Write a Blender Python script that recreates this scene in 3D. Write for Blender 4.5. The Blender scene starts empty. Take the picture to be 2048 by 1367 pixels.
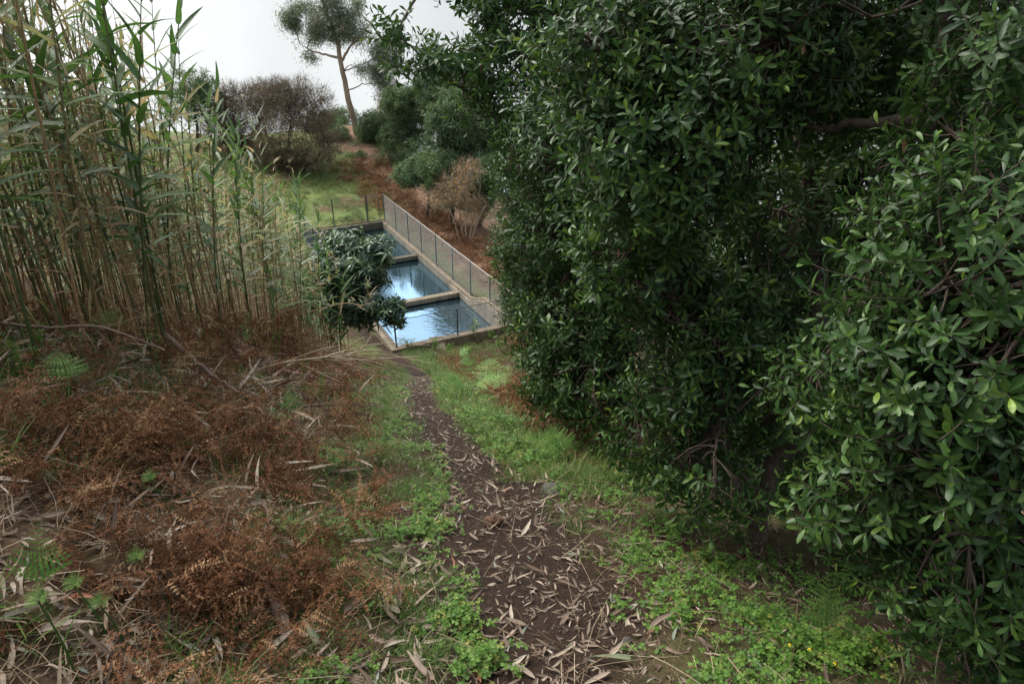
import bpy, math, random
import numpy as np
from mathutils import Vector, Matrix, noise as mnoise

rng = np.random.default_rng(11)
random.seed(5)
SC = bpy.context.scene
COL = SC.collection
PI = math.pi

# ------------------------------------------------------------------ camera, sky, sun, exposure
F_PX, CAMZ, PITCH = 1450.0, 12.2956, math.radians(26.376)
cam = bpy.data.cameras.new('camera'); cam_o = bpy.data.objects.new('camera', cam); COL.objects.link(cam_o)
cam.sensor_width = 36.0; cam.lens = F_PX / 2048 * 36.0
cam.clip_start = 0.05; cam.clip_end = 2000
cam_o.location = (0, 0, CAMZ); cam_o.rotation_euler = (PI / 2 - PITCH, 0, 0)
SC.camera = cam_o

SUN_EL, SUN_AZ = math.radians(52), math.radians(-50)      # azimuth from +Y towards +X
w = bpy.data.worlds.new('World'); SC.world = w; w.use_nodes = True
nt = w.node_tree; nt.nodes.clear()
out = nt.nodes.new('ShaderNodeOutputWorld'); bg = nt.nodes.new('ShaderNodeBackground')
sky = nt.nodes.new('ShaderNodeTexSky'); sky.sky_type = 'NISHITA'; sky.sun_disc = False
sky.sun_elevation = SUN_EL; sky.sun_rotation = SUN_AZ; sky.dust_density = 3.0; sky.air_density = 1.0
tc = nt.nodes.new('ShaderNodeTexCoord'); sp = nt.nodes.new('ShaderNodeSeparateXYZ'); cb = nt.nodes.new('ShaderNodeCombineXYZ')
mx = nt.nodes.new('ShaderNodeMath'); mx.operation = 'MAXIMUM'; mx.inputs[1].default_value = 0.12   # valley fog below the horizon is as pale as the sky just above it
nt.links.new(tc.outputs['Generated'], sp.inputs[0])
nt.links.new(sp.outputs[0], cb.inputs[0]); nt.links.new(sp.outputs[1], cb.inputs[1])
nt.links.new(sp.outputs[2], mx.inputs[0]); nt.links.new(mx.outputs[0], cb.inputs[2])
nt.links.new(cb.outputs[0], sky.inputs[0])
hs = nt.nodes.new('ShaderNodeHueSaturation'); hs.inputs['Saturation'].default_value = 0.40
nt.links.new(sky.outputs[0], hs.inputs['Color'])
ov = nt.nodes.new('ShaderNodeMapRange'); ov.inputs[1].default_value = 0.0; ov.inputs[2].default_value = 0.75; ov.inputs[3].default_value = 0.475; ov.inputs[4].default_value = 1.55
nt.links.new(sp.outputs[2], ov.inputs[0])
cn = nt.nodes.new('ShaderNodeTexNoise'); cn.inputs['Scale'].default_value = 4.0; cn.inputs['Detail'].default_value = 5; nt.links.new(tc.outputs['Generated'], cn.inputs['Vector'])
cr = nt.nodes.new('ShaderNodeMapRange'); cr.inputs[1].default_value = 0.3; cr.inputs[2].default_value = 0.7; cr.inputs[3].default_value = 0.88; cr.inputs[4].default_value = 1.12; nt.links.new(cn.outputs[0], cr.inputs[0])
m1 = nt.nodes.new('ShaderNodeMath'); m1.operation = 'MULTIPLY'; nt.links.new(ov.outputs[0], m1.inputs[0]); nt.links.new(cr.outputs[0], m1.inputs[1])
lo = nt.nodes.new('ShaderNodeMapRange'); lo.inputs[1].default_value = -0.62; lo.inputs[2].default_value = -0.46; lo.inputs[3].default_value = 0.12; lo.inputs[4].default_value = 1.0; nt.links.new(sp.outputs[2], lo.inputs[0])   # lower world darkened to deepen shadows; stands for the unseen valley floor
m2 = nt.nodes.new('ShaderNodeMath'); m2.operation = 'MULTIPLY'; nt.links.new(m1.outputs[0], m2.inputs[0]); nt.links.new(lo.outputs[0], m2.inputs[1]); m1 = m2
vm = nt.nodes.new('ShaderNodeVectorMath'); vm.operation = 'SCALE'; nt.links.new(hs.outputs[0], vm.inputs[0]); nt.links.new(m1.outputs[0], vm.inputs['Scale'])
nt.links.new(vm.outputs[0], bg.inputs[0])
bg.inputs[1].default_value = 0.14
nt.links.new(bg.outputs[0], out.inputs[0])

sl = bpy.data.lights.new('sun', 'SUN'); sl.energy = 1.3; sl.angle = math.radians(30); sl.color = (1.0, 0.96, 0.9)
so = bpy.data.objects.new('sun', sl); COL.objects.link(so)
sd = Vector((math.sin(SUN_AZ) * math.cos(SUN_EL), math.cos(SUN_AZ) * math.cos(SUN_EL), math.sin(SUN_EL)))
so.rotation_euler = sd.to_track_quat('Z', 'Y').to_euler(); so.location = (0, 0, 60)

SC.view_settings.view_transform = 'Standard'; SC.view_settings.look = 'None'
SC.view_settings.exposure = 1.17; SC.view_settings.gamma = 1.0
SC.render.engine = 'CYCLES'
cy = SC.cycles
cy.max_bounces = 6; cy.diffuse_bounces = 3; cy.glossy_bounces = 3; cy.transmission_bounces = 3; cy.transparent_max_bounces = 4
cy.use_denoising = True

# ------------------------------------------------------------------ small maths
CP, SP_ = math.cos(PITCH), math.sin(PITCH)
def at(u, v, Y):
    """the point that stands Y metres ahead on the line of sight through a photo position"""
    x = (u - 1024) / F_PX; y = (683.5 - v) / F_PX
    d = np.array([x, CP + y * SP_, -SP_ + y * CP]); t = Y / d[1]
    return np.array([d[0] * t, Y, CAMZ + d[2] * t])
def gp(u, v):
    lo = None
    for Y in np.concatenate([np.arange(0.6, 8, 0.02), np.arange(8, 70, 0.08)]):
        p = at(u, v, Y)
        if p[2] <= H(p[0], p[1]): return np.array([p[0], p[1], float(H(p[0], p[1]))])
    return p
def sstep(a, b, x):
    t = np.clip((x - a) / (b - a), 0, 1); return t * t * (3 - 2 * t)
_perm = np.random.default_rng(3).random((256, 256))
def vnoise(x, y):
    xi = np.floor(x).astype(int); yi = np.floor(y).astype(int); fx = x - xi; fy = y - yi
    fx = fx * fx * (3 - 2 * fx); fy = fy * fy * (3 - 2 * fy)
    g = lambda i, j: _perm[i & 255, j & 255]
    return (g(xi, yi) * (1 - fx) + g(xi + 1, yi) * fx) * (1 - fy) + (g(xi, yi + 1) * (1 - fx) + g(xi + 1, yi + 1) * fx) * fy
def fbm(x, y, o=4):
    s, a, t = 0, 0.5, 0
    for k in range(o):
        s = s + a * vnoise(x * 2 ** k + 17.3 * k, y * 2 ** k + 5.1 * k); t += a; a *= 0.5
    return s / t

# tank frame: s runs from the front wall to the far wall, t from the right wall to the left one
YAW, TL, TW = 0.4654, 16.43, 4.6
FC = np.array([-0.0327, 25.5196]); AX = np.array([-math.sin(YAW), math.cos(YAW)]); E2 = np.array([-math.cos(YAW), -math.sin(YAW)])
def tank(s, t, z=0.0):
    p = FC + AX * s + E2 * t; return np.array([p[0], p[1], z])
def st(x, y):
    dx = x - FC[0]; dy = y - FC[1]
    return dx * AX[0] + dy * AX[1], dx * E2[0] + dy * E2[1]
RAISE = 0.515
def wall_top(s): return RAISE * (1 - sstep(2.45, 4.2, s))

PY = [-20, 0, 1, 3, 5, 8, 11, 14, 17, 20, 23, 25, 60]
PZ = [16.0, 10.7, 10.33, 9.52, 8.64, 7.35, 5.90, 4.40, 2.85, 1.32, 0.40, 0.10, 0.05]
XPY = [-5, 0, 1.2, 3, 4.9, 6.5, 8, 11, 14, 20, 23, 25, 30, 45]
XPX = [0.14, 0.14, 0.13, -0.04, -0.30, -0.72, -1.13, -1.62, -2.0, -3.0, -4.2, -5.6, -8.0, -15]
def xpath(y): return np.interp(y, XPY, XPX)
def H0(x, y):
    x = np.asarray(x, float); y = np.asarray(y, float)
    s, t = st(x, y); e = x - xpath(y)
    ys = [np.interp(y + d, PY, PZ) for d in (-0.8, -0.4, 0, 0.4, 0.8)]
    z = sum(ys) / 5
    near = 1 - sstep(19, 25, y)
    b = 1.15 * sstep(-0.45, -3.6, e) * near
    b = b - 0.5 * np.maximum(0, -x - 8.0) * near
    z = z + b
    # the ground left, right of and behind the tank
    pool = sstep(22.5, 26, y)
    z = z + pool * (0.22 * np.maximum(0, t - 6.6) + 0.18 * sstep(9, -2, s) * sstep(3, 6, t))
    z = z + pool * sstep(2, -1.0, t) * wall_top(s) * sstep(-6, -1, s) * 0.86
    rise = np.minimum(np.maximum(0, s - 17.0), 17.0) * 0.12
    z = z + rise - 0.5 * np.maximum(0, s - 36) 
    wr = sstep(17, 28, y)
    dR = (x - 2.7) * (1 - wr) + (-t - 4.6) * wr
    z = z - 0.55 * np.maximum(0, dR) - 0.12 * np.maximum(0, np.minimum(e - 0.5, 2)) * near
    return z
def H(x, y):
    x = np.asarray(x, float); y = np.asarray(y, float)
    e = np.abs(x - xpath(y)); far = sstep(8, 20, y)
    off = sstep(0.3, 1.2, e)
    n = (fbm(x * 1.1 + 40, y * 1.1 + 9) - 0.5) * (0.05 + 0.30 * off) + (fbm(x * 6 + 3, y * 6) - 0.5) * (0.05 + 0.06 * off) * (1 - far) \
        + (fbm(x * 24 + 3, y * 24) - 0.5) * 0.022 * (1 - far)
    s, t = st(x, y)
    flat = sstep(0.0, 1.2, np.maximum(np.maximum(-s, s - TL), np.maximum(-t, t - TW)))
    return H0(x, y) + n * (0.15 + 0.85 * flat)

# ------------------------------------------------------------------ materials
def new_mat(name):
    m = bpy.data.materials.new(name); m.use_nodes = True; n = m.node_tree; n.nodes.clear()
    o = n.nodes.new('ShaderNodeOutputMaterial'); return m, n, o
def ramp(n, stops):
    r = n.nodes.new('ShaderNodeValToRGB'); e = r.color_ramp.elements
    while len(e) < len(stops): e.new(0.5)
    for k, (p, c) in enumerate(stops): e[k].position = p; e[k].color = (*c, 1)
    return r
def noise_node(n, scale, detail=4, rough=0.6, vec=None):
    t = n.nodes.new('ShaderNodeTexNoise'); t.inputs['Scale'].default_value = scale
    t.inputs['Detail'].default_value = detail; t.inputs['Roughness'].default_value = rough
    if vec is None:
        g = n.nodes.new('ShaderNodeTexCoord'); vec = g.outputs['Object']
    n.links.new(vec, t.inputs['Vector']); return t
def mix(n, a, b, f, mode='MIX'):
    x = n.nodes.new('ShaderNodeMix'); x.data_type = 'RGBA'; x.blend_type = mode
    for sock, val in ((x.inputs[6], a), (x.inputs[7], b), (x.inputs[0], f)):
        if hasattr(val, 'links') or isinstance(val, bpy.types.NodeSocket): n.links.new(val, sock)
        elif isinstance(val, (int, float)): sock.default_value = val
        else: sock.default_value = (*val, 1)
    return x.outputs[2]
def leaf_mat(name, stops, rough=0.45, spec=0.5, trans=0.25, rib=0.0, ribcol=(0.2, 0.25, 0.08), noise_amt=0.35):
    """colour from the leaf's own random tint (r), paler midrib where g is near 0"""
    m, n, o = new_mat(name)
    a = n.nodes.new('ShaderNodeAttribute'); a.attribute_name = 'tint'
    sep = n.nodes.new('ShaderNodeSeparateColor'); n.links.new(a.outputs['Color'], sep.inputs[0])
    r = ramp(n, stops); n.links.new(sep.outputs[0], r.inputs[0]); c = r.outputs[0]
    nz = noise_node(n, 60, 2)
    rr = ramp(n, [(0.3, (1 - noise_amt,) * 3), (0.7, (1 + 0.0,) * 3)]); n.links.new(nz.outputs[0], rr.inputs[0])
    c = mix(n, c, rr.outputs[0], 1.0, 'MULTIPLY')
    if rib > 0:
        rb = ramp(n, [(0.0, (rib,) * 3), (0.16, (0, 0, 0))]); n.links.new(sep.outputs[1], rb.inputs[0])
        c = mix(n, c, ribcol, rb.outputs[0])
    p = n.nodes.new('ShaderNodeBsdfPrincipled'); n.links.new(c, p.inputs['Base Color'])
    p.inputs['Roughness'].default_value = rough; p.inputs['Specular IOR Level'].default_value = spec
    if trans > 0:
        t = n.nodes.new('ShaderNodeBsdfTranslucent')
        tcx = mix(n, c, (0.9, 1.0, 0.35), 0.25, 'MULTIPLY'); n.links.new(tcx, t.inputs[0])
        ms = n.nodes.new('ShaderNodeMixShader'); ms.inputs[0].default_value = trans
        n.links.new(p.outputs[0], ms.inputs[1]); n.links.new(t.outputs[0], ms.inputs[2]); n.links.new(ms.outputs[0], o.inputs[0])
    else: n.links.new(p.outputs[0], o.inputs[0])
    return m
def bark_mat(name, c1, c2, scale=12, rough=0.85, stretch=(1, 1, 0.2), bump=0.4):
    m, n, o = new_mat(name)
    g = n.nodes.new('ShaderNodeTexCoord'); mp = n.nodes.new('ShaderNodeMapping'); mp.inputs['Scale'].default_value = stretch
    n.links.new(g.outputs['Object'], mp.inputs[0])
    t = noise_node(n, scale, 6, 0.65, mp.outputs[0]); r = ramp(n, [(0.3, c1), (0.7, c2)]); n.links.new(t.outputs[0], r.inputs[0])
    p = n.nodes.new('ShaderNodeBsdfPrincipled'); n.links.new(r.outputs[0], p.inputs['Base Color']); p.inputs['Roughness'].default_value = rough
    bu = n.nodes.new('ShaderNodeBump'); bu.inputs['Strength'].default_value = bump; bu.inputs['Distance'].default_value = 0.02
    n.links.new(t.outputs[0], bu.inputs['Height']); n.links.new(bu.outputs[0], p.inputs['Normal'])
    n.links.new(p.outputs[0], o.inputs[0]); return m

M = {}
M['laurel'] = leaf_mat('laurel_leaf', [(0.0, (0.022, 0.055, 0.015)), (0.45, (0.046, 0.104, 0.024)), (0.75, (0.098, 0.180, 0.030)), (0.90, (0.18, 0.28, 0.030)), (0.965, (0.20, 0.28, 0.05)), (0.975, (0.20, 0.085, 0.04)), (1.0, (0.28, 0.15, 0.08))], 0.40, 0.30, 0.25, 0.5, (0.09, 0.15, 0.05))
M['loquat'] = leaf_mat('loquat_leaf', [(0.0, (0.028, 0.064, 0.032)), (0.6, (0.060, 0.118, 0.050)), (1.0, (0.17, 0.24, 0.07))], 0.35, 0.5, 0.15, 0.5, (0.15, 0.2, 0.1))
M['reed_leaf'] = leaf_mat('reed_leaf', [(0.0, (0.042, 0.100, 0.020)), (0.35, (0.090, 0.185, 0.040)), (0.55, (0.185, 0.255, 0.07)), (0.68, (0.28, 0.34, 0.24)), (0.78, (0.36, 0.32, 0.12)), (0.9, (0.47, 0.35, 0.20)), (1.0, (0.28, 0.165, 0.085))], 0.5, 0.4, 0.45, 0.3, (0.2, 0.25, 0.1))
M['gum'] = leaf_mat('gum_leaf', [(0.0, (0.12, 0.165, 0.11)), (0.5, (0.20, 0.25, 0.165)), (1.0, (0.30, 0.34, 0.20))], 0.5, 0.3, 0.45)
M['thicket'] = leaf_mat('thicket_leaf', [(0.0, (0.050, 0.095, 0.045)), (0.5, (0.100, 0.165, 0.070)), (1.0, (0.18, 0.25, 0.09))], 0.6, 0.3, 0.38)
M['brown_leaf'] = leaf_mat('withered_leaf', [(0.0, (0.080, 0.062, 0.040)), (0.5, (0.138, 0.106, 0.064)), (1.0, (0.22, 0.17, 0.095))], 0.7, 0.2, 0.15)
M['yellow_leaf'] = leaf_mat('autumn_leaf', [(0.0, (0.26, 0.14, 0.05)), (0.5, (0.52, 0.30, 0.06)), (1.0, (0.60, 0.42, 0.14))], 0.6, 0.3, 0.3)
M['bracken'] = leaf_mat('dead_bracken', [(0.0, (0.070, 0.030, 0.013)), (0.45, (0.145, 0.062, 0.027)), (0.8, (0.23, 0.110, 0.050)), (1.0, (0.34, 0.21, 0.11))], 0.8, 0.15, 0.2)
M['fern'] = leaf_mat('green_fern', [(0.0, (0.07, 0.15, 0.034)), (0.6, (0.13, 0.26, 0.05)), (1.0, (0.22, 0.34, 0.08))], 0.6, 0.3, 0.35)
M['grass'] = leaf_mat('grass_blade', [(0.0, (0.045, 0.100, 0.014)), (0.5, (0.105, 0.20, 0.026)), (0.8, (0.17, 0.24, 0.05)), (0.9, (0.28, 0.24, 0.11)), (1.0, (0.34, 0.25, 0.14))], 0.55, 0.3, 0.3)
M['clover'] = leaf_mat('clover_leaf', [(0.0, (0.048, 0.110, 0.016)), (0.55, (0.098, 0.215, 0.024)), (0.9, (0.15, 0.25, 0.04)), (1.0, (0.27, 0.27, 0.06))], 0.6, 0.3, 0.3)
M['litter'] = leaf_mat('dry_leaf', [(0.0, (0.050, 0.030, 0.018)), (0.3, (0.13, 0.085, 0.055)), (0.55, (0.25, 0.185, 0.130)), (0.8, (0.42, 0.345, 0.26)), (0.9, (0.25, 0.27, 0.23)), (0.95, (0.13, 0.16, 0.08)), (1.0, (0.30, 0.11, 0.06))], 0.6, 0.3, 0.08, 0.35, (0.4, 0.32, 0.2))
M['straw'] = leaf_mat('dry_straw', [(0.0, (0.12, 0.078, 0.046)), (0.5, (0.25, 0.178, 0.105)), (1.0, (0.43, 0.345, 0.23))], 0.7, 0.2, 0.0)
M['flower'] = leaf_mat('yellow_petal', [(0.0, (0.75, 0.55, 0.03)), (1.0, (0.8, 0.65, 0.05))], 0.6, 0.2, 0.3)
M['bark'] = bark_mat('dark_bark', (0.018, 0.013, 0.009), (0.10, 0.068, 0.043), 22, 0.9, (1, 1, 0.35), 1.0)
M['twig'] = bark_mat('brown_twig', (0.045, 0.030, 0.022), (0.11, 0.075, 0.05), 30)
M['gum_bark'] = bark_mat('peeling_gum_bark', (0.15, 0.09, 0.055), (0.42, 0.31, 0.22), 2.2)
M['pale_twig'] = bark_mat('pale_twig', (0.20, 0.14, 0.09), (0.38, 0.29, 0.19), 9)
M['branch'] = bark_mat('dead_branch', (0.07, 0.045, 0.03), (0.19, 0.125, 0.08), 18)
M['stone'] = bark_mat('brown_stone', (0.035, 0.018, 0.010), (0.12, 0.062, 0.032), 22, 0.9, (1, 1, 1), 0.9)
M['grey_stone'] = bark_mat('grey_stone', (0.035, 0.030, 0.026), (0.10, 0.085, 0.072), 22, 0.9, (1, 1, 1), 0.9)

def cane_mat():
    m, n, o = new_mat('cane_stem')
    a = n.nodes.new('ShaderNodeAttribute'); a.attribute_name = 'tint'
    sep = n.nodes.new('ShaderNodeSeparateColor'); n.links.new(a.outputs['Color'], sep.inputs[0])
    r = ramp(n, [(0.0, (0.06, 0.10, 0.028)), (0.3, (0.14, 0.145, 0.05)), (0.55, (0.30, 0.185, 0.088)), (1.0, (0.45, 0.30, 0.165))]); n.links.new(sep.outputs[0], r.inputs[0])
    nz = noise_node(n, 9, 4); r2 = ramp(n, [(0.3, (0.55, 0.5, 0.45)), (0.65, (1, 1, 1))]); n.links.new(nz.outputs[0], r2.inputs[0])
    c = mix(n, r.outputs[0], r2.outputs[0], 1.0, 'MULTIPLY')
    fr = n.nodes.new('ShaderNodeMath'); fr.operation = 'FRACT'
    mu = n.nodes.new('ShaderNodeMath'); mu.operation = 'MULTIPLY'; mu.inputs[1].default_value = 20.0
    n.links.new(sep.outputs[2], mu.inputs[0]); n.links.new(mu.outputs[0], fr.inputs[0])
    rb = ramp(n, [(0.0, (0.35, 0.3, 0.25)), (0.08, (1, 1, 1)), (0.93, (1, 1, 1)), (0.98, (1.25, 1.2, 1.1))]); n.links.new(fr.outputs[0], rb.inputs[0])
    c = mix(n, c, rb.outputs[0], 1.0, 'MULTIPLY')
    p = n.nodes.new('ShaderNodeBsdfPrincipled'); n.links.new(c, p.inputs['Base Color']); p.inputs['Roughness'].default_value = 0.5
    n.links.new(p.outputs[0], o.inputs[0]); return m
M['cane'] = cane_mat()

def ground_mat(name):
    """soil on the path, brown humus beside it, turf beyond the tank: masks are vertex data (r soil, g turf)"""
    m, n, o = new_mat(name)
    a = n.nodes.new('ShaderNodeAttribute'); a.attribute_name = 'tint'
    sep = n.nodes.new('ShaderNodeSeparateColor'); n.links.new(a.outputs['Color'], sep.inputs[0])
    g = n.nodes.new('ShaderNodeTexCoord'); P = g.outputs['Object']
    n1 = noise_node(n, 7, 8, 0.7, P); n2 = noise_node(n, 70, 6, 0.7, P); n3 = noise_node(n, 0.9, 5, 0.6, P)
    soil = ramp(n, [(0.25, (0.011, 0.0065, 0.004)), (0.5, (0.027, 0.016, 0.0095)), (0.75, (0.060, 0.038, 0.024))]); n.links.new(n2.outputs[0], soil.inputs[0])
    hum = ramp(n, [(0.3, (0.020, 0.012, 0.008)), (0.55, (0.062, 0.036, 0.020)), (0.75, (0.13, 0.085, 0.05))]); n.links.new(n2.outputs[0], hum.inputs[0])
    tur = ramp(n, [(0.30, (0.055, 0.095, 0.022)), (0.5, (0.11, 0.15, 0.04)), (0.7, (0.22, 0.19, 0.085))]); n.links.new(n1.outputs[0], tur.inputs[0])
    brn = ramp(n, [(0.3, (0.075, 0.045, 0.026)), (0.5, (0.15, 0.085, 0.05)), (0.7, (0.24, 0.165, 0.10))]); n.links.new(n1.outputs[0], brn.inputs[0])
    c = mix(n, hum.outputs[0], soil.outputs[0], sep.outputs[0])
    c = mix(n, c, tur.outputs[0], sep.outputs[1])
    c = mix(n, c, brn.outputs[0], sep.outputs[2])
    v = ramp(n, [(0.3, (0.7, 0.7, 0.7)), (0.7, (1.1, 1.1, 1.1))]); n.links.new(n3.outputs[0], v.inputs[0])
    c = mix(n, c, v.outputs[0], 1.0, 'MULTIPLY')
    p = n.nodes.new('ShaderNodeBsdfPrincipled'); n.links.new(c, p.inputs['Base Color']); p.inputs['Roughness'].default_value = 0.95
    p.inputs['Specular IOR Level'].default_value = 0.2
    bu = n.nodes.new('ShaderNodeBump'); bu.inputs['Strength'].default_value = 0.9; bu.inputs['Distance'].default_value = 0.015
    n.links.new(n2.outputs[0], bu.inputs['Height']); n.links.new(bu.outputs[0], p.inputs['Normal'])
    n.links.new(p.outputs[0], o.inputs[0]); return m
M['ground'] = ground_mat('ground_soil')

def concrete_mat(name, base, blocks=False, moss=0.3):
    m, n, o = new_mat(name)
    g = n.nodes.new('ShaderNodeTexCoord'); P = g.outputs['Object']
    n1 = noise_node(n, 2.2, 8, 0.7, P); n2 = noise_node(n, 30, 5, 0.7, P)
    c = ramp(n, [(0.25, tuple(0.35 * v for v in base)), (0.5, tuple(0.8 * v for v in base)), (0.75, tuple(1.15 * v for v in base))]); n.links.new(n1.outputs[0], c.inputs[0])
    c2 = ramp(n, [(0.3, (0.7, 0.7, 0.7)), (0.7, (1.05, 1.05, 1.05))]); n.links.new(n2.outputs[0], c2.inputs[0])
    col = mix(n, c.outputs[0], c2.outputs[0], 1.0, 'MULTIPLY')
    # rain streaks run down the faces
    mp = n.nodes.new('ShaderNodeMapping'); mp.inputs['Scale'].default_value = (5, 5, 0.25); n.links.new(P, mp.inputs[0])
    n4 = noise_node(n, 2.0, 5, 0.6, mp.outputs[0]); sr = ramp(n, [(0.35, (0.45, 0.42, 0.38)), (0.6, (1, 1, 1))]); n.links.new(n4.outputs[0], sr.inputs[0])
    col = mix(n, col, sr.outputs[0], 0.8, 'MULTIPLY')
    n5 = noise_node(n, 5.0, 6, 0.7, P); mr = ramp(n, [(0.52, (0, 0, 0)), (0.72, (moss,) * 3)]); n.links.new(n5.outputs[0], mr.inputs[0])
    col = mix(n, col, (0.06, 0.075, 0.02), mr.outputs[0])
    szz = n.nodes.new('ShaderNodeSeparateXYZ'); n.links.new(P, szz.inputs[0]); wob = n.nodes.new('ShaderNodeMath'); wob.operation = 'MULTIPLY_ADD'; wob.inputs[1].default_value = 0.12; n.links.new(n1.outputs[0], wob.inputs[0]); n.links.new(szz.outputs[2], wob.inputs[2])
    tr_ = ramp(n, [(0.10, (0.22, 0.23, 0.18)), (0.24, (1, 1, 1))]); mr_ = n.nodes.new('ShaderNodeMapRange'); mr_.inputs[1].default_value = -0.42; mr_.inputs[2].default_value = 0.4; n.links.new(wob.outputs[0], mr_.inputs[0]); n.links.new(mr_.outputs[0], tr_.inputs[0])
    col = mix(n, col, tr_.outputs[0], 1.0, 'MULTIPLY')
    h = n2.outputs[0]
    if blocks:
        sp = n.nodes.new('ShaderNodeSeparateXYZ'); n.links.new(P, sp.inputs[0]); cbx = n.nodes.new('ShaderNodeCombineXYZ')
        n.links.new(sp.outputs[1], cbx.inputs[0]); n.links.new(sp.outputs[2], cbx.inputs[1])
        br = n.nodes.new('ShaderNodeTexBrick'); br.inputs['Scale'].default_value = 1.0
        br.inputs['Brick Width'].default_value = 0.42; br.inputs['Row Height'].default_value = 0.19; br.inputs['Mortar Size'].default_value = 0.02
        br.inputs['Color1'].default_value = (1.15, 1.12, 1.05, 1); br.inputs['Color2'].default_value = (0.75, 0.72, 0.66, 1); br.inputs['Mortar'].default_value = (0.6, 0.55, 0.5, 1)
        n.links.new(cbx.outputs[0], br.inputs['Vector']); col = mix(n, col, br.outputs[0], 0.8, 'MULTIPLY')
    p = n.nodes.new('ShaderNodeBsdfPrincipled'); n.links.new(col, p.inputs['Base Color']); p.inputs['Roughness'].default_value = 0.9
    bu = n.nodes.new('ShaderNodeBump'); bu.inputs['Strength'].default_value = 0.4; bu.inputs['Distance'].default_value = 0.01
    n.links.new(h, bu.inputs['Height']); n.links.new(bu.outputs[0], p.inputs['Normal'])
    n.links.new(p.outputs[0], o.inputs[0]); return m
M['concrete'] = concrete_mat('weathered_concrete', (0.26, 0.205, 0.135))
M['block_wall'] = concrete_mat('block_concrete', (0.40, 0.32, 0.23), True, 0.1)
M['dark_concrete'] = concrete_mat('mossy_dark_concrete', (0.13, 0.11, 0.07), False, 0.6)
M['moss_block'] = concrete_mat('mossy_block', (0.22, 0.19, 0.11), False, 0.4)

def metal_mat(name, c, rough=0.5, metal=0.0):
    m, n, o = new_mat(name); nz = noise_node(n, 25, 4)
    r = ramp(n, [(0.3, tuple(0.6 * v for v in c)), (0.7, tuple(min(1, 1.15 * v) for v in c))]); n.links.new(nz.outputs[0], r.inputs[0])
    p = n.nodes.new('ShaderNodeBsdfPrincipled'); n.links.new(r.outputs[0], p.inputs['Base Color'])
    p.inputs['Roughness'].default_value = rough; p.inputs['Metallic'].default_value = metal
    n.links.new(p.outputs[0], o.inputs[0]); return m
M['post'] = metal_mat('dark_green_paint', (0.022, 0.050, 0.038))
M['front_post'] = metal_mat('dark_grey_paint', (0.03, 0.038, 0.036))
M['wire'] = metal_mat('galvanised_wire', (0.46, 0.42, 0.36))
M['front_wire'] = metal_mat('dark_wire', (0.10, 0.115, 0.11))
M['rail'] = metal_mat('pale_wire', (0.48, 0.45, 0.38))

def water_mat():
    m, n, o = new_mat('pool_water')
    g = n.nodes.new('ShaderNodeTexCoord'); mp = n.nodes.new('ShaderNodeMapping'); mp.inputs['Scale'].default_value = (1.0, 2.6, 1); mp.inputs['Rotation'].default_value = (0, 0, YAW + 0.25)
    n.links.new(g.outputs['Object'], mp.inputs[0])
    t = noise_node(n, 2.4, 3, 0.5, mp.outputs[0])
    a = n.nodes.new('ShaderNodeAttribute'); a.attribute_name = 'tint'
    sep = n.nodes.new('ShaderNodeSeparateColor'); n.links.new(a.outputs['Color'], sep.inputs[0])
    bu = n.nodes.new('ShaderNodeBump'); bu.inputs['Distance'].default_value = 0.06
    mu = n.nodes.new('ShaderNodeMath'); mu.operation = 'MULTIPLY'; mu.inputs[1].default_value = 0.22; n.links.new(sep.outputs[0], mu.inputs[0])
    n.links.new(mu.outputs[0], bu.inputs['Strength']); n.links.new(t.outputs[0], bu.inputs['Height'])
    p = n.nodes.new('ShaderNodeBsdfPrincipled'); p.inputs['Base Color'].default_value = (0.008, 0.018, 0.022, 1)
    p.inputs['Roughness'].default_value = 0.02; p.inputs['IOR'].default_value = 9.0
    p.inputs['Specular Tint'].default_value = (0.52, 0.78, 1.0, 1)
    n.links.new(bu.outputs[0], p.inputs['Normal']); n.links.new(p.outputs[0], o.inputs[0]); return m
M['water'] = water_mat()

# ------------------------------------------------------------------ mesh helpers
class G:
    """collects triangles; c holds per-vertex (random tint, across, along)"""
    def __init__(s): s.V = []; s.F = []; s.C = []; s.n = 0
    def add(s, V, F, C=None):
        V = np.asarray(V, float); F = np.asarray(F, int)
        if C is None: C = np.zeros((len(V), 3))
        C = np.asarray(C, float)
        if C.ndim == 1: C = np.tile(C, (len(V), 1))
        s.V.append(V); s.F.append(F + s.n); s.C.append(C); s.n += len(V); return s
    def arrays(s): return np.concatenate(s.V), np.concatenate(s.F), np.concatenate(s.C)
def mesh(name, g, mat, smooth=True, loc=None):
    V, F, C = g.arrays() if isinstance(g, G) else g
    if loc is not None: V = V - np.asarray(loc)
    me = bpy.data.meshes.new(name); nV, nF = len(V), len(F)
    me.vertices.add(nV); me.vertices.foreach_set('co', V.astype(np.float32).ravel())
    me.loops.add(nF * 3); me.loops.foreach_set('vertex_index', F.astype(np.int32).ravel())
    me.polygons.add(nF); me.polygons.foreach_set('loop_start', np.arange(0, nF * 3, 3, dtype=np.int32))
    me.polygons.foreach_set('use_smooth', np.full(nF, smooth, dtype=bool))
    at_ = me.attributes.new('tint', 'FLOAT_COLOR', 'POINT')
    at_.data.foreach_set('color', np.concatenate([C, np.ones((nV, 1))], 1).astype(np.float32).ravel())
    me.update(calc_edges=True); me.materials.append(mat); return me
def link(name, me, parent=None, loc=None):
    o = bpy.data.objects.new(name, me); COL.objects.link(o)
    if loc is not None: o.location = loc
    if parent is not None: o.parent = parent
    return o
def obj(name, g, mat, parent=None, smooth=True, loc=None):
    return link(name, mesh(name, g, mat, smooth, loc), parent, loc)
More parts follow.
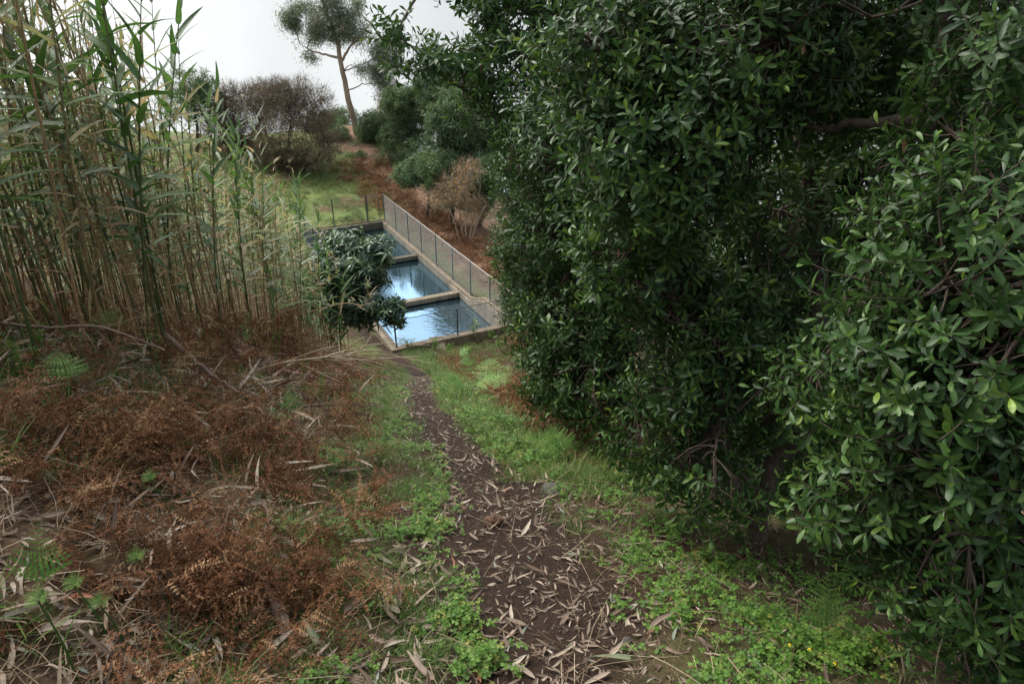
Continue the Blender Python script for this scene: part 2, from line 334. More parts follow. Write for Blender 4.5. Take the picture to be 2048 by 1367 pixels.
def tag(o, label=None, cat=None, group=None, kind=None):
    for k, v in (('label', label), ('category', cat), ('group', group), ('kind', kind)):
        if v: o[k] = v
    return o
def thing(name, label, cat, loc=(0, 0, 0), group=None, rz=0.0):
    o = bpy.data.objects.new(name, None); COL.objects.link(o); o.location = loc; o.rotation_euler = (0, 0, rz)
    o.empty_display_size = 0.1
    return tag(o, label, cat, group)
def copy_tree(o, parent=None):
    c = o.copy(); COL.objects.link(c); c.parent = parent
    for ch in o.children: copy_tree(ch, c)
    return c

def frames(d, roll=None):
    """rotation matrices whose third column is d"""
    d = np.asarray(d, float); d = d / (np.linalg.norm(d, axis=1, keepdims=True) + 1e-9)
    ref = np.where(np.abs(d[:, 2:3]) > 0.95, np.array([[1.0, 0, 0]]), np.array([[0, 0, 1.0]]))
    x = np.cross(ref, d); x /= np.linalg.norm(x, axis=1, keepdims=True) + 1e-9
    y = np.cross(d, x)
    if roll is not None:
        c, s = np.cos(roll)[:, None], np.sin(roll)[:, None]; x, y = x * c + y * s, -x * s + y * c
    return np.stack([x, y, d], 2)
def rot_ypr(yaw, pitch, roll):
    """n matrices: roll about Y, then pitch about X, then yaw about Z"""
    cy_, sy = np.cos(yaw), np.sin(yaw); cp, sp = np.cos(pitch), np.sin(pitch); cr, sr = np.cos(roll), np.sin(roll)
    o = np.zeros_like(yaw); i = np.ones_like(yaw)
    Rz = np.stack([np.stack([cy_, -sy, o], 1), np.stack([sy, cy_, o], 1), np.stack([o, o, i], 1)], 1)
    Rx = np.stack([np.stack([i, o, o], 1), np.stack([o, cp, -sp], 1), np.stack([o, sp, cp], 1)], 1)
    Ry = np.stack([np.stack([cr, o, sr], 1), np.stack([o, i, o], 1), np.stack([-sr, o, cr], 1)], 1)
    return Rz @ Rx @ Ry
def inst(g, tmpl, R, T, S=None, tint=None, mode='set'):
    """n transformed copies of a template (V, F, C) into the collector"""
    V, F, C = tmpl; n = len(T)
    if n == 0: return
    W = np.einsum('nij,mj->nmi', R, V)
    if S is not None: W = W * np.asarray(S).reshape(n, 1, 1)
    W = W + np.asarray(T)[:, None, :]
    FF = (F[None] + (np.arange(n) * len(V))[:, None, None]).reshape(-1, 3)
    CC = np.repeat(C[None], n, 0).copy()
    if tint is not None:
        if mode == 'set': CC[:, :, 0] = tint[:, None]
        else: CC[:, :, 0] = np.clip(CC[:, :, 0] + tint[:, None], 0, 1)
    g.add(W.reshape(-1, 3), FF, CC.reshape(-1, 3))
def tubes(P, R, sides=3, cap=False):
    """n tubes of k rings: P (n,k,3), R (n,k)"""
    P = np.asarray(P, float); R = np.asarray(R, float); n, k, _ = P.shape
    T = np.gradient(P, axis=1); T /= np.linalg.norm(T, axis=2, keepdims=True) + 1e-9
    D = P[:, -1] - P[:, 0]; D /= np.linalg.norm(D, axis=1, keepdims=True) + 1e-9
    ref = np.where(np.abs(D[:, 2:3]) > 0.9, np.array([[1.0, 0.13, 0]]), np.array([[0.0, 0, 1.0]]))
    U = np.cross(T, ref[:, None, :]); U /= np.linalg.norm(U, axis=2, keepdims=True) + 1e-9
    W = np.cross(T, U); a = np.arange(sides) / sides * 2 * PI
    V = P[:, :, None, :] + R[:, :, None, None] * (np.cos(a)[None, None, :, None] * U[:, :, None, :] + np.sin(a)[None, None, :, None] * W[:, :, None, :])
    V = V.reshape(n, k * sides, 3)
    f = []
    for i in range(k - 1):
        for j in range(sides):
            a0 = i * sides + j; a1 = i * sides + (j + 1) % sides; b0 = a0 + sides; b1 = a1 + sides
            f += [(a0, b0, a1), (a1, b0, b1)]
    if cap:
        for j in range(1, sides - 1): f += [((k - 1) * sides, (k - 1) * sides + j, (k - 1) * sides + j + 1), (0, j + 1, j)]
    f = np.array(f); FF = (f[None] + (np.arange(n) * k * sides)[:, None, None]).reshape(-1, 3)
    al = np.repeat(np.linspace(0, 1, k), sides); C = np.zeros((n, k * sides, 3)); C[:, :, 2] = al[None]
    return V.reshape(-1, 3), FF, C.reshape(-1, 3)
def bez(A, B, Cc, k):
    t = np.linspace(0, 1, k)[None, :, None]
    return A[:, None] * (1 - t) ** 2 + 2 * B[:, None] * t * (1 - t) + Cc[:, None] * t ** 2
def tube1(pts, r0, r1, sides=6, k=None, cap=True, wob=0.0, rg=None):
    """one smooth tube through a few points"""
    pts = np.asarray(pts, float); k = k or max(8, 5 * len(pts))
    d = np.r_[0, np.cumsum(np.linalg.norm(np.diff(pts, axis=0), axis=1))]; s = np.linspace(0, d[-1], k)
    if len(pts) > 2:
        m = np.gradient(pts, d, axis=0); Q = np.zeros((k, 3))
        idx = np.clip(np.searchsorted(d, s, 'right') - 1, 0, len(pts) - 2); h = d[idx + 1] - d[idx]; t = ((s - d[idx]) / h)[:, None]; h = h[:, None]
        Q = (2 * t ** 3 - 3 * t ** 2 + 1) * pts[idx] + (t ** 3 - 2 * t ** 2 + t) * h * m[idx] + (-2 * t ** 3 + 3 * t ** 2) * pts[idx + 1] + (t ** 3 - t ** 2) * h * m[idx + 1]
    else: Q = pts[0] + (pts[1] - pts[0]) * (s / d[-1])[:, None]
    if wob: Q[1:-1] += (rg or rng).normal(0, wob, (k - 2, 3))
    return tubes(Q[None], np.linspace(r0, r1, k)[None], sides, cap)

def strip_leaf(L=1.0, Wd=0.3, ts=(0, .25, .5, .8, 1), ws=None, droop=0.25, fold=0.25, sick=0.0, twist=0.0, curl=0.0):
    """a leaf along +Y, face up +Z: midrib and two edges"""
    ts = np.array(ts, float)
    if ws is None: ws = np.sin(PI * np.clip(ts, 0, 1) ** 0.8) ** 0.8
    ws = np.array(ws, float) * Wd * L * 0.5
    V, C, F = [], [], []
    for i, (t, wd) in enumerate(zip(ts, ws)):
        y = t * L; z = -droop * L * t * t; x = sick * L * (t * t); tw = twist * t
        if curl: ang = curl * t; y = L * math.sin(ang) / curl; z = -L * (1 - math.cos(ang)) / curl
        dz = fold * wd
        V.append((x, y, z)); C.append((0, 0, t))
        ca, sa = math.cos(tw), math.sin(tw)
        for sgn in (-1, 1): 
            V.append((x + sgn * wd * ca, y, z + dz + sgn * wd * sa)); C.append((0, 1, t))
    for i in range(len(ts) - 1):
        a = 3 * i; b = a + 3
        if ws[i] > 1e-6 and ws[i + 1] > 1e-6: F += [(a, b, a + 1), (a + 1, b, b + 1), (a, a + 2, b), (a + 2, b + 2, b)]
        elif ws[i] <= 1e-6: F += [(a, b, b + 1), (a, b + 2, b)]
        else: F += [(a, b, a + 1), (a, a + 2, b)]
    return np.array(V), np.array(F), np.array(C)
def unit(v): v = np.asarray(v, float); return v / np.linalg.norm(v)

# ------------------------------------------------------------------ ground, path
def lines(segs):
    o = []
    for a, b, d in segs: o += list(np.arange(a, b, d))
    o.append(segs[-1][1]); return np.array(o)
def build_ground():
    xs = lines([(-240, -60, 20), (-60, -24, 4), (-24, -13, 0.8), (-13, -5, 0.12), (-5, 3.6, 0.06), (3.6, 8, 0.3), (8, 40, 3), (40, 240, 20)])
    ys = lines([(-60, -4, 6), (-4, 0.2, 0.3), (0.2, 9, 0.06), (9, 42, 0.12), (42, 66, 0.5), (66, 100, 3), (100, 300, 20)])
    X, Y = np.meshgrid(xs, ys); Z = H(X, Y)
    s, t = st(X, Y)
    ins = np.minimum(np.minimum(s, TL - s), np.minimum(t, TW - t))       # depth inside the tank's inner line
    Z = np.where(ins > -0.18, -1.6, Z)
    V = np.stack([X, Y, Z], 2).reshape(-1, 3)
    nx, ny = len(xs), len(ys)
    i, j = np.meshgrid(np.arange(nx - 1), np.arange(ny - 1)); a = (j * nx + i).ravel()
    e = X - xpath(Y); hw = np.interp(Y, [0, 1.6, 3, 5, 6.6, 8, 12, 25, 30], [0.52, 0.50, 0.45, 0.46, 0.44, 0.30, 0.27, 0.33, 0.33])
    nb = fbm(X * 2.2, Y * 2.2); nb2 = fbm(X * 0.7 + 8, Y * 0.7)
    pm = 1 - sstep(0.75, 1.35, np.abs(e) / hw + (nb - 0.5) * 1.1)
    pm = pm * (1 - sstep(31, 34, Y))
    nearpool = sstep(14, 24, Y)
    far = sstep(15.5, 17.5, s)
    turf = far * sstep(-2.2, -0.6, t - (nb2 - 0.5) * 3) * (1 - sstep(0.6, 0.75, nb2) * 0.6)
    turf = np.maximum(turf, (1 - pm) * sstep(0.45, 0.62, nb2) * (0.25 + 0.45 * nearpool) * (np.abs(e) < 3) * (1 - far))
    right = sstep(22, 27, Y) * sstep(1, -1, t) * (1 - far)
    turf = np.maximum(turf, right * sstep(-1.3, -0.4, t) * 0.75)
    brown = np.maximum(right * sstep(-0.5, -1.4, t), far * (1 - turf)) * sstep(0.25, 0.45, nb + 0.1)
    turf = np.maximum(turf, far * 0.55 * sstep(.45, .6, nb))
    lb = sstep(-0.9, -1.6, e) * (Y < 24) * sstep(0.4, 0.6, nb) * 0.7
    brown = np.maximum(brown, lb)
    C = np.stack([pm, turf, brown], 2).reshape(-1, 3)
    pf = pm.ravel(); ci = (pf[a] + pf[a + 1] + pf[a + nx] + pf[a + nx + 1]) / 4
    cy_ = V[a][:, 1]
    ispath = (ci > 0.5) & (cy_ < 33) & (cy_ > -4)
    for name, sel in (('path', ispath), ('ground', ~ispath)):
        q = a[sel]; F = np.concatenate([np.stack([q, q + 1, q + nx + 1], 1), np.stack([q, q + nx + 1, q + nx], 1)])
        used = np.unique(F); mp = np.zeros(len(V), int); mp[used] = np.arange(len(used))
        tag(obj(name, (V[used], mp[F], C[used]), M['ground']), kind='structure')
build_ground()

# ------------------------------------------------------------------ water tank and fences
def prism(pts_st, z0, z1s, thick_dir=None):
    """a vertical-sided solid over a quad (s,t) with a top height per corner"""
    b = [tank(s, t, z0) for s, t in pts_st]; tp = [tank(s, t, z) for (s, t), z in zip(pts_st, z1s)]
    V = b + tp; F = [(0, 2, 1), (0, 3, 2), (4, 5, 6), (4, 6, 7)]
    for i in range(4):
        j = (i + 1) % 4; F += [(i, j, 4 + j), (i, 4 + j, 4 + i)]
    return V, F
def soft(o, wd=0.012):
    b = o.modifiers.new('edge', 'BEVEL'); b.width = wd; b.segments = 2; b.limit_method = 'ANGLE'; return o
TK = thing('water_tank', 'long weathered concrete water tank with two crossbeams, below the path', 'water tank', tank(0, TW / 2, 0))
TH = 0.30
def to_local(V, o): return np.array(V) - np.array(o.location)
def wall_run(tin, tout, mat, label=None):
    ss = [0.0, 2.3, 2.6, 2.9, 3.3, 3.7, 4.05, 4.35, 9.0, TL]
    V, F, C = [], [], []
    for s in ss:
        z = float(wall_top(np.array(s))); V += [tank(s, tin, -1.5), tank(s, tin, z), tank(s, tout, z), tank(s, tout, -1.5)]
    for i in range(len(ss) - 1):
        for j in range(3):
            a, b = 4 * i + j, 4 * i + j + 1; F += [(a, a + 4, b), (b, a + 4, b + 4)]
    F += [(0, 1, 2), (0, 2, 3)]; k = 4 * (len(ss) - 1); F += [(k, k + 2, k + 1), (k, k + 3, k + 2)]
    g = G(); g.add(to_local(V, TK), F); o = obj('wall', g, mat, TK, False)
    return soft(o)
wall_run(0.0, -TH, M['concrete'])
wall_run(TW, TW + TH, M['concrete'])
# the block lining that shows where the right wall stands high
V, F, ss = [], [], [0.02, 2.3, 2.6, 2.9, 3.3, 3.7, 4.05, 4.35, 6.2]
for s in ss:
    z = max(float(wall_top(np.array(s))) - 0.09 - 0.02 * max(0, s - 4), -0.30); V += [tank(s, 0.0, -1.2), tank(s, 0.05, -1.2), tank(s, 0.05, z), tank(s, 0.0, z)]
for i in range(len(ss) - 1):
    for j in range(1, 3): a, b = 4 * i + j, 4 * i + j + 1; F += [(a, b, a + 4), (b, b + 4, a + 4)]
F += [(0, 2, 1), (0, 3, 2)]; k = 4 * (len(ss) - 1); F += [(k, k + 1, k + 2), (k, k + 2, k + 3)]
g = G(); g.add(to_local(V, TK), F); obj('block_lining', g, M['block_wall'], TK, False)
g = G(); g.add(*[to_local(x, TK) if i == 0 else x for i, x in enumerate(prism([(-TH, -TH), (0.0, -TH), (0.0, TW + TH), (-TH, TW + TH)][::-1], -1.5, [RAISE + 0.003] * 4))]); soft(obj('wall', g, M['concrete'], TK, False))
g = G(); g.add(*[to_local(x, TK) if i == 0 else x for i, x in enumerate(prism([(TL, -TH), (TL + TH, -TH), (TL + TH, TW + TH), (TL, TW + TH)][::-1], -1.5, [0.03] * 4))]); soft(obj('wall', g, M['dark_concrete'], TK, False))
for s in (5.25, 10.75):
    g = G(); V, F = prism([(s - 0.16, 0.02), (s + 0.16, 0.02), (s + 0.16, TW - 0.02), (s - 0.16, TW - 0.02)][::-1], -0.36, [-0.14] * 4)
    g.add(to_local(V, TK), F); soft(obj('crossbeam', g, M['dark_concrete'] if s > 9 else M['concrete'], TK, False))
def water_sheet(s0, s1, t0, t1, z, n=30):
    S, T = np.meshgrid(np.linspace(s0, s1, n), np.linspace(t0, t1, n)); x = FC[0] + AX[0] * S + E2[0] * T; y = FC[1] + AX[1] * S + E2[1] * T
    V = np.stack([x, y, np.full_like(x, z)], 2).reshape(-1, 3); i, j = np.meshgrid(np.arange(n - 1), np.arange(n - 1)); a = (j * n + i).ravel()
    F = np.concatenate([np.stack([a, a + n, a + 1], 1), np.stack([a + 1, a + n, a + n + 1], 1)])
    rip = 0.12 + 0.88 * (1 - sstep(4.6, 6.2, S)); C = np.stack([rip, rip, rip], 2).reshape(-1, 3); return V, F, C
tag(obj('water', water_sheet(0.0, TL, 0.0, TW, -0.40), M['water']), kind='structure')

stk = G(); stk.add(*tube1([tank(15.6, 2.0, -.39), tank(15.3, 1.2, -.385), tank(15.0, 0.55, -.39)], .025, .012, 6)); p0_ = tank(15.3, 1.2, -.39); a_ = stk.arrays()
sto = tag(obj('floating_stick', (a_[0] - p0_, a_[1], a_[2]), M['pale_twig']), 'pale stick floating in the far corner of the tank', 'stick'); sto.location = p0_
def post(name, parent, base, h, mat, r=0.03):
    g = G(); b = np.array(base); tl = np.array([*rng.normal(0, .012, 2), h]); g.add(*tube1([b, b + tl], r, r, 8, 3)); 
    g.add(*tube1([b + tl, b + tl + np.array([0, 0, 0.02])], r * 1.25, r * 0.6, 8, 3))
    return obj(name, (lambda a: (to_local(a[0], parent), a[1], a[2]))(g.arrays()), mat, parent)
def chainlink(name, parent, p0, p1, zb0, zb1, zt, mat, pitch=0.075, r=0.0022, zbf=None):
    """woven wire between two ground points, wires clipped to the panel"""
    p0 = np.array(p0[:2]); p1 = np.array(p1[:2]); L = np.linalg.norm(p1 - p0); d = (p1 - p0) / L; P = []
    zb = zbf or (lambda q: zb0 + (zb1 - zb0) * q / L)
    hmax = zt - min(zb0, zb1)
    for sg in (1, -1):
        for c in np.arange(-hmax, L + hmax, pitch):
            q = np.linspace(0, hmax, 13); a = c + sg * q if sg == 1 else c + hmax - q
            z = zt - hmax + q; ok = (a >= 0) & (a <= L) & (z >= np.array([zb(k) for k in np.clip(a, 0, L)]))
            if ok.sum() < 2: continue
            i = np.where(ok)[0]; a0, a1, z0, z1 = a[i[0]], a[i[-1]], z[i[0]], z[i[-1]]
            n = np.array([-d[1], d[0]]) * 0.002 * sg
            P.append([[*(p0 + d * a0 + n), z0], [*(p0 + d * a1 + n), z1]])
    P = np.array(P); V, F, C = tubes(P, np.full((len(P), 2), r), 4); return obj(name, (to_local(V, parent), F, C), mat, parent)
def rail(name, parent, a, b, mat, r=0.008):
    V, F, C = tube1([a, b], r, r, 6, 4); return obj(name, (to_local(V, parent), F, C), mat, parent)
HF = 1.6
# right fence
FR = thing('chain_link_fence', 'tall pale chain-link fence on dark green posts along the tank, yellow shrub behind', 'fence', tank(8, -0.15, 0))
for tt in (0.0, 2.05, 4.09, 6.05, 8.1, 10.15, 12.19, 14.19, 16.3):
    s = TL - tt; z = float(wall_top(np.array(s))) - 0.02; post('post', FR, tank(max(s, 0.1), -0.15, z), HF - z, M['post'])
chainlink('wire_mesh', FR, tank(TL, -0.15), tank(0, -0.15), 0, 0, HF - 0.01, M['wire'], 0.075, 0.0028, lambda q: float(wall_top(np.array(TL - q))))
rail('top_wire', FR, tank(TL, -0.15, HF), tank(-0.1, -0.15, HF), M['rail'], 0.013)
# far fence with its gate
FF_ = thing('chain_link_fence', 'far short chain-link fence with a narrow gate, against the green slope', 'fence', tank(TL + 0.15, 2.3, 0))
for tt in (0.83, 2.72, 4.6): post('post', FF_, tank(TL + 0.15, tt, 0.02), HF - 0.02, M['post'])
chainlink('wire_mesh', FF_, tank(TL + 0.15, 0.86), tank(TL + 0.15, 4.6), 0.04, 0.04, HF - 0.01, M['post'], 0.075, 0.0016)
rail('top_wire', FF_, tank(TL + 0.15, 0.0, HF + 0.02), tank(TL + 0.15, 4.6, HF + 0.02), M['post'], 0.008)
g = G()
for a, b in (((0.09, 0.08), (0.09, 1.5)), ((0.77, 0.08), (0.77, 1.5)), ((0.09, 1.5), (0.77, 1.5)), ((0.09, 0.08), (0.77, 0.08))):
    g.add(*tube1([tank(TL + 0.15, a[0], a[1]), tank(TL + 0.15, b[0], b[1])], 0.022, 0.022, 6, 3))
a_ = g.arrays(); gt = obj('gate', (to_local(a_[0], FF_), a_[1], a_[2]), M['post'], FF_)
# front fence
FN = thing('chain_link_fence', 'low front chain-link fence with dark posts, between the path and the tank', 'fence', tank(-0.15, 2.3, RAISE))
for tt in (4.68, 2.30, -0.1): post('post', FN, tank(-0.15, tt, RAISE - 0.02), HF - RAISE, M['front_post'], 0.032)
chainlink('wire_mesh', FN, tank(-0.15, 4.66), tank(-0.15, -0.1), RAISE, RAISE, HF - 0.02, M['front_wire'], 0.085, 0.0042)
rail('top_wire', FN, tank(-0.15, 4.68, HF - 0.02), tank(-0.15, -0.1, HF - 0.02), M['front_post'], 0.012)
# left fence
FL_ = thing('chain_link_fence', 'left chain-link fence half hidden behind the drooping loquat tree', 'fence', tank(8, TW + 0.15, 0))
for s in (1.9, 4.0, 6.1, 8.2, 10.3, 12.3, 14.3, 16.3): z = float(wall_top(np.array(s))) - 0.02; post('post', FL_, tank(s, TW + 0.15, z), HF - z, M['post'])
chainlink('wire_mesh', FL_, tank(TL, TW + 0.15), tank(0, TW + 0.15), 0, 0, HF - 0.02, M['front_wire'], 0.085, 0.002, lambda q: float(wall_top(np.array(TL - q))))
rail('top_wire', FL_, tank(TL, TW + 0.15, HF - 0.02), tank(-0.15, TW + 0.15, HF - 0.02), M['rail'], 0.009)
# outlet: mossy block beside a little spill basin
p = gp(874, 694); g = G()
V, F = [], []
for k, (dx, dy, z0, z1) in enumerate(((-0.32, 0.25, -0.3, 0.30), (0.20, 0.36, -0.3, 0.33), (0.42, -0.40, -0.5, -0.02), (-0.10, -0.52, -0.5, -0.06))):
    V.append((dx, dy, z0)); V.append((dx, dy, z1))
F = [(1, 7, 5), (1, 5, 3), (0, 1, 3), (0, 3, 2), (2, 3, 5), (2, 5, 4), (4, 5, 7), (4, 7, 6), (6, 7, 1), (6, 1, 0)]
g.add(V, F); soft(tag(obj('outlet_block', (np.array(V, float), np.array(F), np.zeros((8, 3))), M['moss_block'], None, False, None), 'mossy yellow-green concrete block sloping at the tank outlet', 'block'), 0.04).location = p
tag(obj('puddle', (np.array([p + (-0.95, -0.15, -0.02), p + (-0.30, -0.12, -0.02), p + (-0.12, -0.6, -0.02), p + (-0.8, -0.62, -0.02)]), np.array([(0, 2, 1), (0, 3, 2)]), np.full((4, 3), 0.6)), M['water']), kind='structure')

# ------------------------------------------------------------------ foliage templates
OBO = {5: (.07, .5, .92, .80, .10), 4: (.07, .6, .92, .10), 3: (.1, 1, .1)}
def sprig(nl=15, L=0.26, leaf_len=0.09, seed=0, ts=(0, .25, .58, .86, 1), wd=0.36, droop=0.22, young=0.2, ws='obo'):
    """a leafy twig end along +Z: leaves spiral round it, upright and pale at the tip"""
    r = np.random.default_rng(seed); g = G(); tw = G()
    bend = r.normal(0, 0.04, 2); yg = young * (2.3 if seed % 3 == 0 else .8)
    ax = lambda t: np.array([bend[0] * t * t, bend[1] * t * t, L * t])
    for i in range(nl):
        f = 1 - (i / (nl - 1)) ** 0.75 if nl > 1 else 1          # i = 0 at the tip
        t = max(0.02, f); az = i * 2.4 + r.normal(0, 0.25); k = i / (nl - 1)
        el = math.radians(np.interp(k, [0, 0.2, 0.6, 1], [62, 35, 10, -12]) + r.normal(0, 9))
        ll = leaf_len * np.interp(k, [0, 0.25, 0.7, 1], [0.72, 1.0, 1.05, 0.8]) * r.uniform(0.8, 1.2)
        V, F, C = strip_leaf(1, wd * r.uniform(0.85, 1.15), ts, OBO[len(ts)] if ws == 'obo' else None, droop * r.uniform(0.3, 1.8), r.uniform(0.1, 0.5), r.normal(0, 0.06), r.normal(0, 0.35))
        tint = np.clip(r.uniform(0.12, 0.60) + (yg * (1 - k / 0.30) if k < 0.30 else 0), 0, 0.86)
        pass
        C[:, 0] = tint
        # leaf runs along +Y; turn it to azimuth az, elevation el
        Rm = rot_ypr(np.array([az]), np.array([el]), np.array([r.normal(0, 0.3)]))[0]
        g.add((V * ll) @ Rm.T + ax(t) + Rm[:, 1] * 0.006, F, C)
    tp = np.array([ax(t) for t in np.linspace(-0.15, 0.96, 4)]); V, F, C = tubes(tp[None], np.linspace(0.0035, 0.0015, 4)[None], 3); tw.add(V, F, C)
    return g.arrays(), tw.arrays()
LOW = (0, .45, 1)
SPR_N = [sprig(17, 0.22, 0.078, k) for k in range(7)]
SPR_M = [sprig(15, 0.24, 0.088, 20 + k, (0, .3, .72, 1)) for k in range(5)]
SPR_F = [sprig(13, 0.26, 0.095, 40 + k, LOW) for k in range(5)]

def tuft(n=14, L=0.3, wd=0.1, seed=0, up=0.4, droop=0.2, ts=LOW, spread=0.22):
    r = np.random.default_rng(seed); g = G()
    for i in range(n):
        V, F, C = strip_leaf(L * r.uniform(0.6, 1.2), wd, ts, None, droop, 0.2); C[:, 0] = r.uniform(0.1, 0.9)
        Rm = rot_ypr(np.array([r.uniform(0, 2 * PI)]), np.array([r.normal(up, 0.5)]), np.array([r.normal(0, 0.5)]))[0]
        g.add(V @ Rm.T + r.normal(0, L * spread, 3), F, C)
    return g.arrays()

def fill(blobs, n, r, shell=0.45):
    """n points in a union of ellipsoids (centre, radii[, weight]), thicker towards the outside"""
    vol = np.array([np.prod(b[1]) ** 0.75 * (b[2] if len(b) > 2 else 1) for b in blobs]); k = r.choice(len(blobs), n, p=vol / vol.sum())
    d = r.normal(size=(n, 3)); d /= np.linalg.norm(d, axis=1, keepdims=True)
    rad = (shell ** 3 + (1 - shell ** 3) * r.random(n)) ** (1 / 3)
    c = np.array([b[0] for b in blobs])[k]; R = np.array([b[1] for b in blobs])[k]
    lump = 0.82 + 0.36 * r.random(n) ** 2 * 0 + 0.30 * (fbm(d[:, 0] * 2.3 + 7 + k * 3.1, d[:, 1] * 2.3 + d[:, 2] * 1.9 + 11) - 0.5) * 2
    return c + d * R * (rad * lump)[:, None], d
def skeleton(trunk, A, r, M1=8, M2=60, r1=0.035, r2=0.014, r3=0.005, kt=8, sag=0.0):
    """limbs, branches and twigs from a trunk (k,3) to the anchor points A; also the direction in which each anchor's twig arrives"""
    trunk = np.asarray(trunk, float); n = len(A); g = G()
    far = np.linalg.norm(A - A.mean(0), axis=1); idx = [int(far.argmax())]
    dm = np.linalg.norm(A - A[idx[0]], axis=1)
    for _ in range(M1 - 1):
        j = int((dm * r.uniform(0.6, 1, n)).argmax()); idx.append(j); dm = np.minimum(dm, np.linalg.norm(A - A[j], axis=1))
    E = A[idx] * 0.88 + trunk[-1] * 0.12
    # each limb leaves the trunk below its end
    T = trunk; ds = np.linalg.norm(E[:, None] - T[None], axis=2) + 1.2 * np.maximum(0, T[None, :, 2] - E[:, None, 2] + 0.25 * np.linalg.norm((E[:, None] - T[None])[:, :, :2], axis=2))
    S = T[ds.argmin(1)]
    mid = (S + E) / 2 + np.array([0, 0, 1]) * (0.12 * np.linalg.norm(E - S, axis=1))[:, None] + r.normal(0, 0.08, E.shape) * np.linalg.norm(E - S, axis=1)[:, None]
    P1 = bez(S, mid, E, 12); P1[:, 1:-1] += r.normal(0, 0.012, P1[:, 1:-1].shape) * np.linalg.norm(E - S, axis=1)[:, None, None]
    g.add(*tubes(P1, np.linspace(r1, r2 * 0.9, 12)[None] * r.uniform(0.7, 1.2, (len(E), 1)), 6))
    j2 = r.choice(n, min(M2, n), replace=False); E2_ = A[j2] * 0.93 + A.mean(0) * 0.07
    Q = P1[:, 2:].reshape(-1, 3); S2 = Q[((np.linalg.norm(E2_[:, None] - Q[None], axis=2)) * r.uniform(0.65, 1.35, (len(E2_), len(Q)))).argmin(1)]
    m2 = (S2 + E2_) / 2 + r.normal(0, 0.1, E2_.shape) * np.linalg.norm(E2_ - S2, axis=1)[:, None] + np.array([0, 0, 0.06])
    P2 = bez(S2, m2, E2_, 7); g.add(*tubes(P2, np.linspace(r2, r3, 7)[None].repeat(len(P2), 0), 4))
    Q = np.concatenate([P2[:, 2:].reshape(-1, 3), P1[:, 4:].reshape(-1, 3)])
    S3 = np.zeros_like(A)
    for c in range(0, n, 400):
        D = np.linalg.norm(A[c:c + 400, None] - Q[None], axis=2); D[D < 0.10] += 0.5; D *= r.uniform(0.75, 1.3, D.shape); S3[c:c + 400] = Q[D.argmin(1)]
    m3 = (S3 + A) / 2 + r.normal(0, 0.1, A.shape) * np.linalg.norm(A - S3, axis=1)[:, None] - np.array([0, 0, sag])
    P3 = bez(S3, m3, A, 5); g.add(*tubes(P3, np.linspace(r3, r3 * 0.45, 5)[None].repeat(n, 0), 3))
    return g, P3[:, -1] - P3[:, -2]

def broadleaf(name, label, cat, base, trunks, blobs, n, sprs, seed, leafmat, M1=9, M2=70, up=0.35, scale=1.0, group=None, keep=None, r1=0.03, tr=(0.07, 0.035), shell=0.45, out=0.5, tint=0.10, extra=None):
    """trunk, branches and foliage; the trunk may be several stems"""
    r = np.random.default_rng(seed); base = np.asarray(base, float)
    root = thing(name, label, cat, base, group)
    A, d = fill(blobs, n, r, shell)
    if keep is not None: k = keep(A); A, d = A[k], d[k]
    tg = G(); pts = []
    for tp in trunks:
        tp = np.asarray(tp, float); V, F, C = tube1(tp, tr[0], tr[1], 10, 22, True, 0.006, r); tg.add(V - base, F, C)
        pts.append(np.array([tp[0] + (tp[-1] - tp[0]) * 0]))
        dd = np.r_[0, np.cumsum(np.linalg.norm(np.diff(tp, axis=0), axis=1))]; ss = np.linspace(0.25, 1, 12) * dd[-1]
        pts.append(np.stack([np.interp(ss, dd, tp[:, i]) for i in range(3)], 1))
    if extra is not None:
        for tp, ra, rb in extra: V, F, C = tube1(tp, ra, rb, 8, 24, True, 0.006, r); tg.add(V - base, F, C); e_ = np.asarray(tp, float); pts += [e_[:1], np.stack([np.interp(np.linspace(0, len(e_) - 1, 14), np.arange(len(e_)), e_[:, i]) for i in range(3)], 1)]
    obj('trunk', tg, M['bark'], root)
    bg_, dirs = skeleton(np.concatenate(pts[1::2]), A, r, M1, M2, r1, r1 * 0.42, 0.005)
    dirs = unit_rows(dirs) + out * d + np.array([0, 0, up]) + r.normal(0, 0.25, A.shape)
    R = frames(dirs, r.uniform(0, 2 * PI, len(A))); S = r.uniform(0.75, 1.2, len(A)) * scale
    lg = G(); k = r.integers(0, len(sprs), len(A)); ti = np.clip(r.normal(0, tint, len(A)), -.3, .10)
    for q in range(len(sprs)):
        s_ = k == q
        inst(lg, sprs[q][0], R[s_], A[s_] - base, S[s_], ti[s_], 'add')
        inst(bg_, sprs[q][1], R[s_], A[s_], S[s_])
    if leafmat == M['laurel']:      # a few withered leaves still hanging
        q = r.choice(len(A), max(2, len(A) // 45), replace=False); dl = strip_leaf(.075, .34, (0, .25, .58, .86, 1), OBO[5], .5, .5, .1, .6)
        inst(lg, dl, rot_ypr(r.uniform(0, 6.28, len(q)), r.normal(-.8, .5, len(q)), r.normal(0, .6, len(q))), A[q] - base + d[q] * .06, r.uniform(.7, 1.1, len(q)) * scale, r.uniform(.975, 1.0, len(q)))
    V, F, C = bg_.arrays(); obj('branches', (V - base, F, C), M['twig'], root)
    obj('foliage', lg, leafmat, root)
    return root
def unit_rows(v): return v / (np.linalg.norm(v, axis=1, keepdims=True) + 1e-9)
def B(u, v, Y, rx, ry=None, rz=None, w=1.0):
    ry = ry or rx; rz = rz or rx; return (at(u, v, Y), np.array([rx, ry, rz]), w)
FK = 1.17
def BF(u, v, Y, rx, ry=None, rz=None, w=1.0):
    return B(u, v, Y * FK, rx * FK, (ry or rx) * FK, (rz or rx) * FK, w)
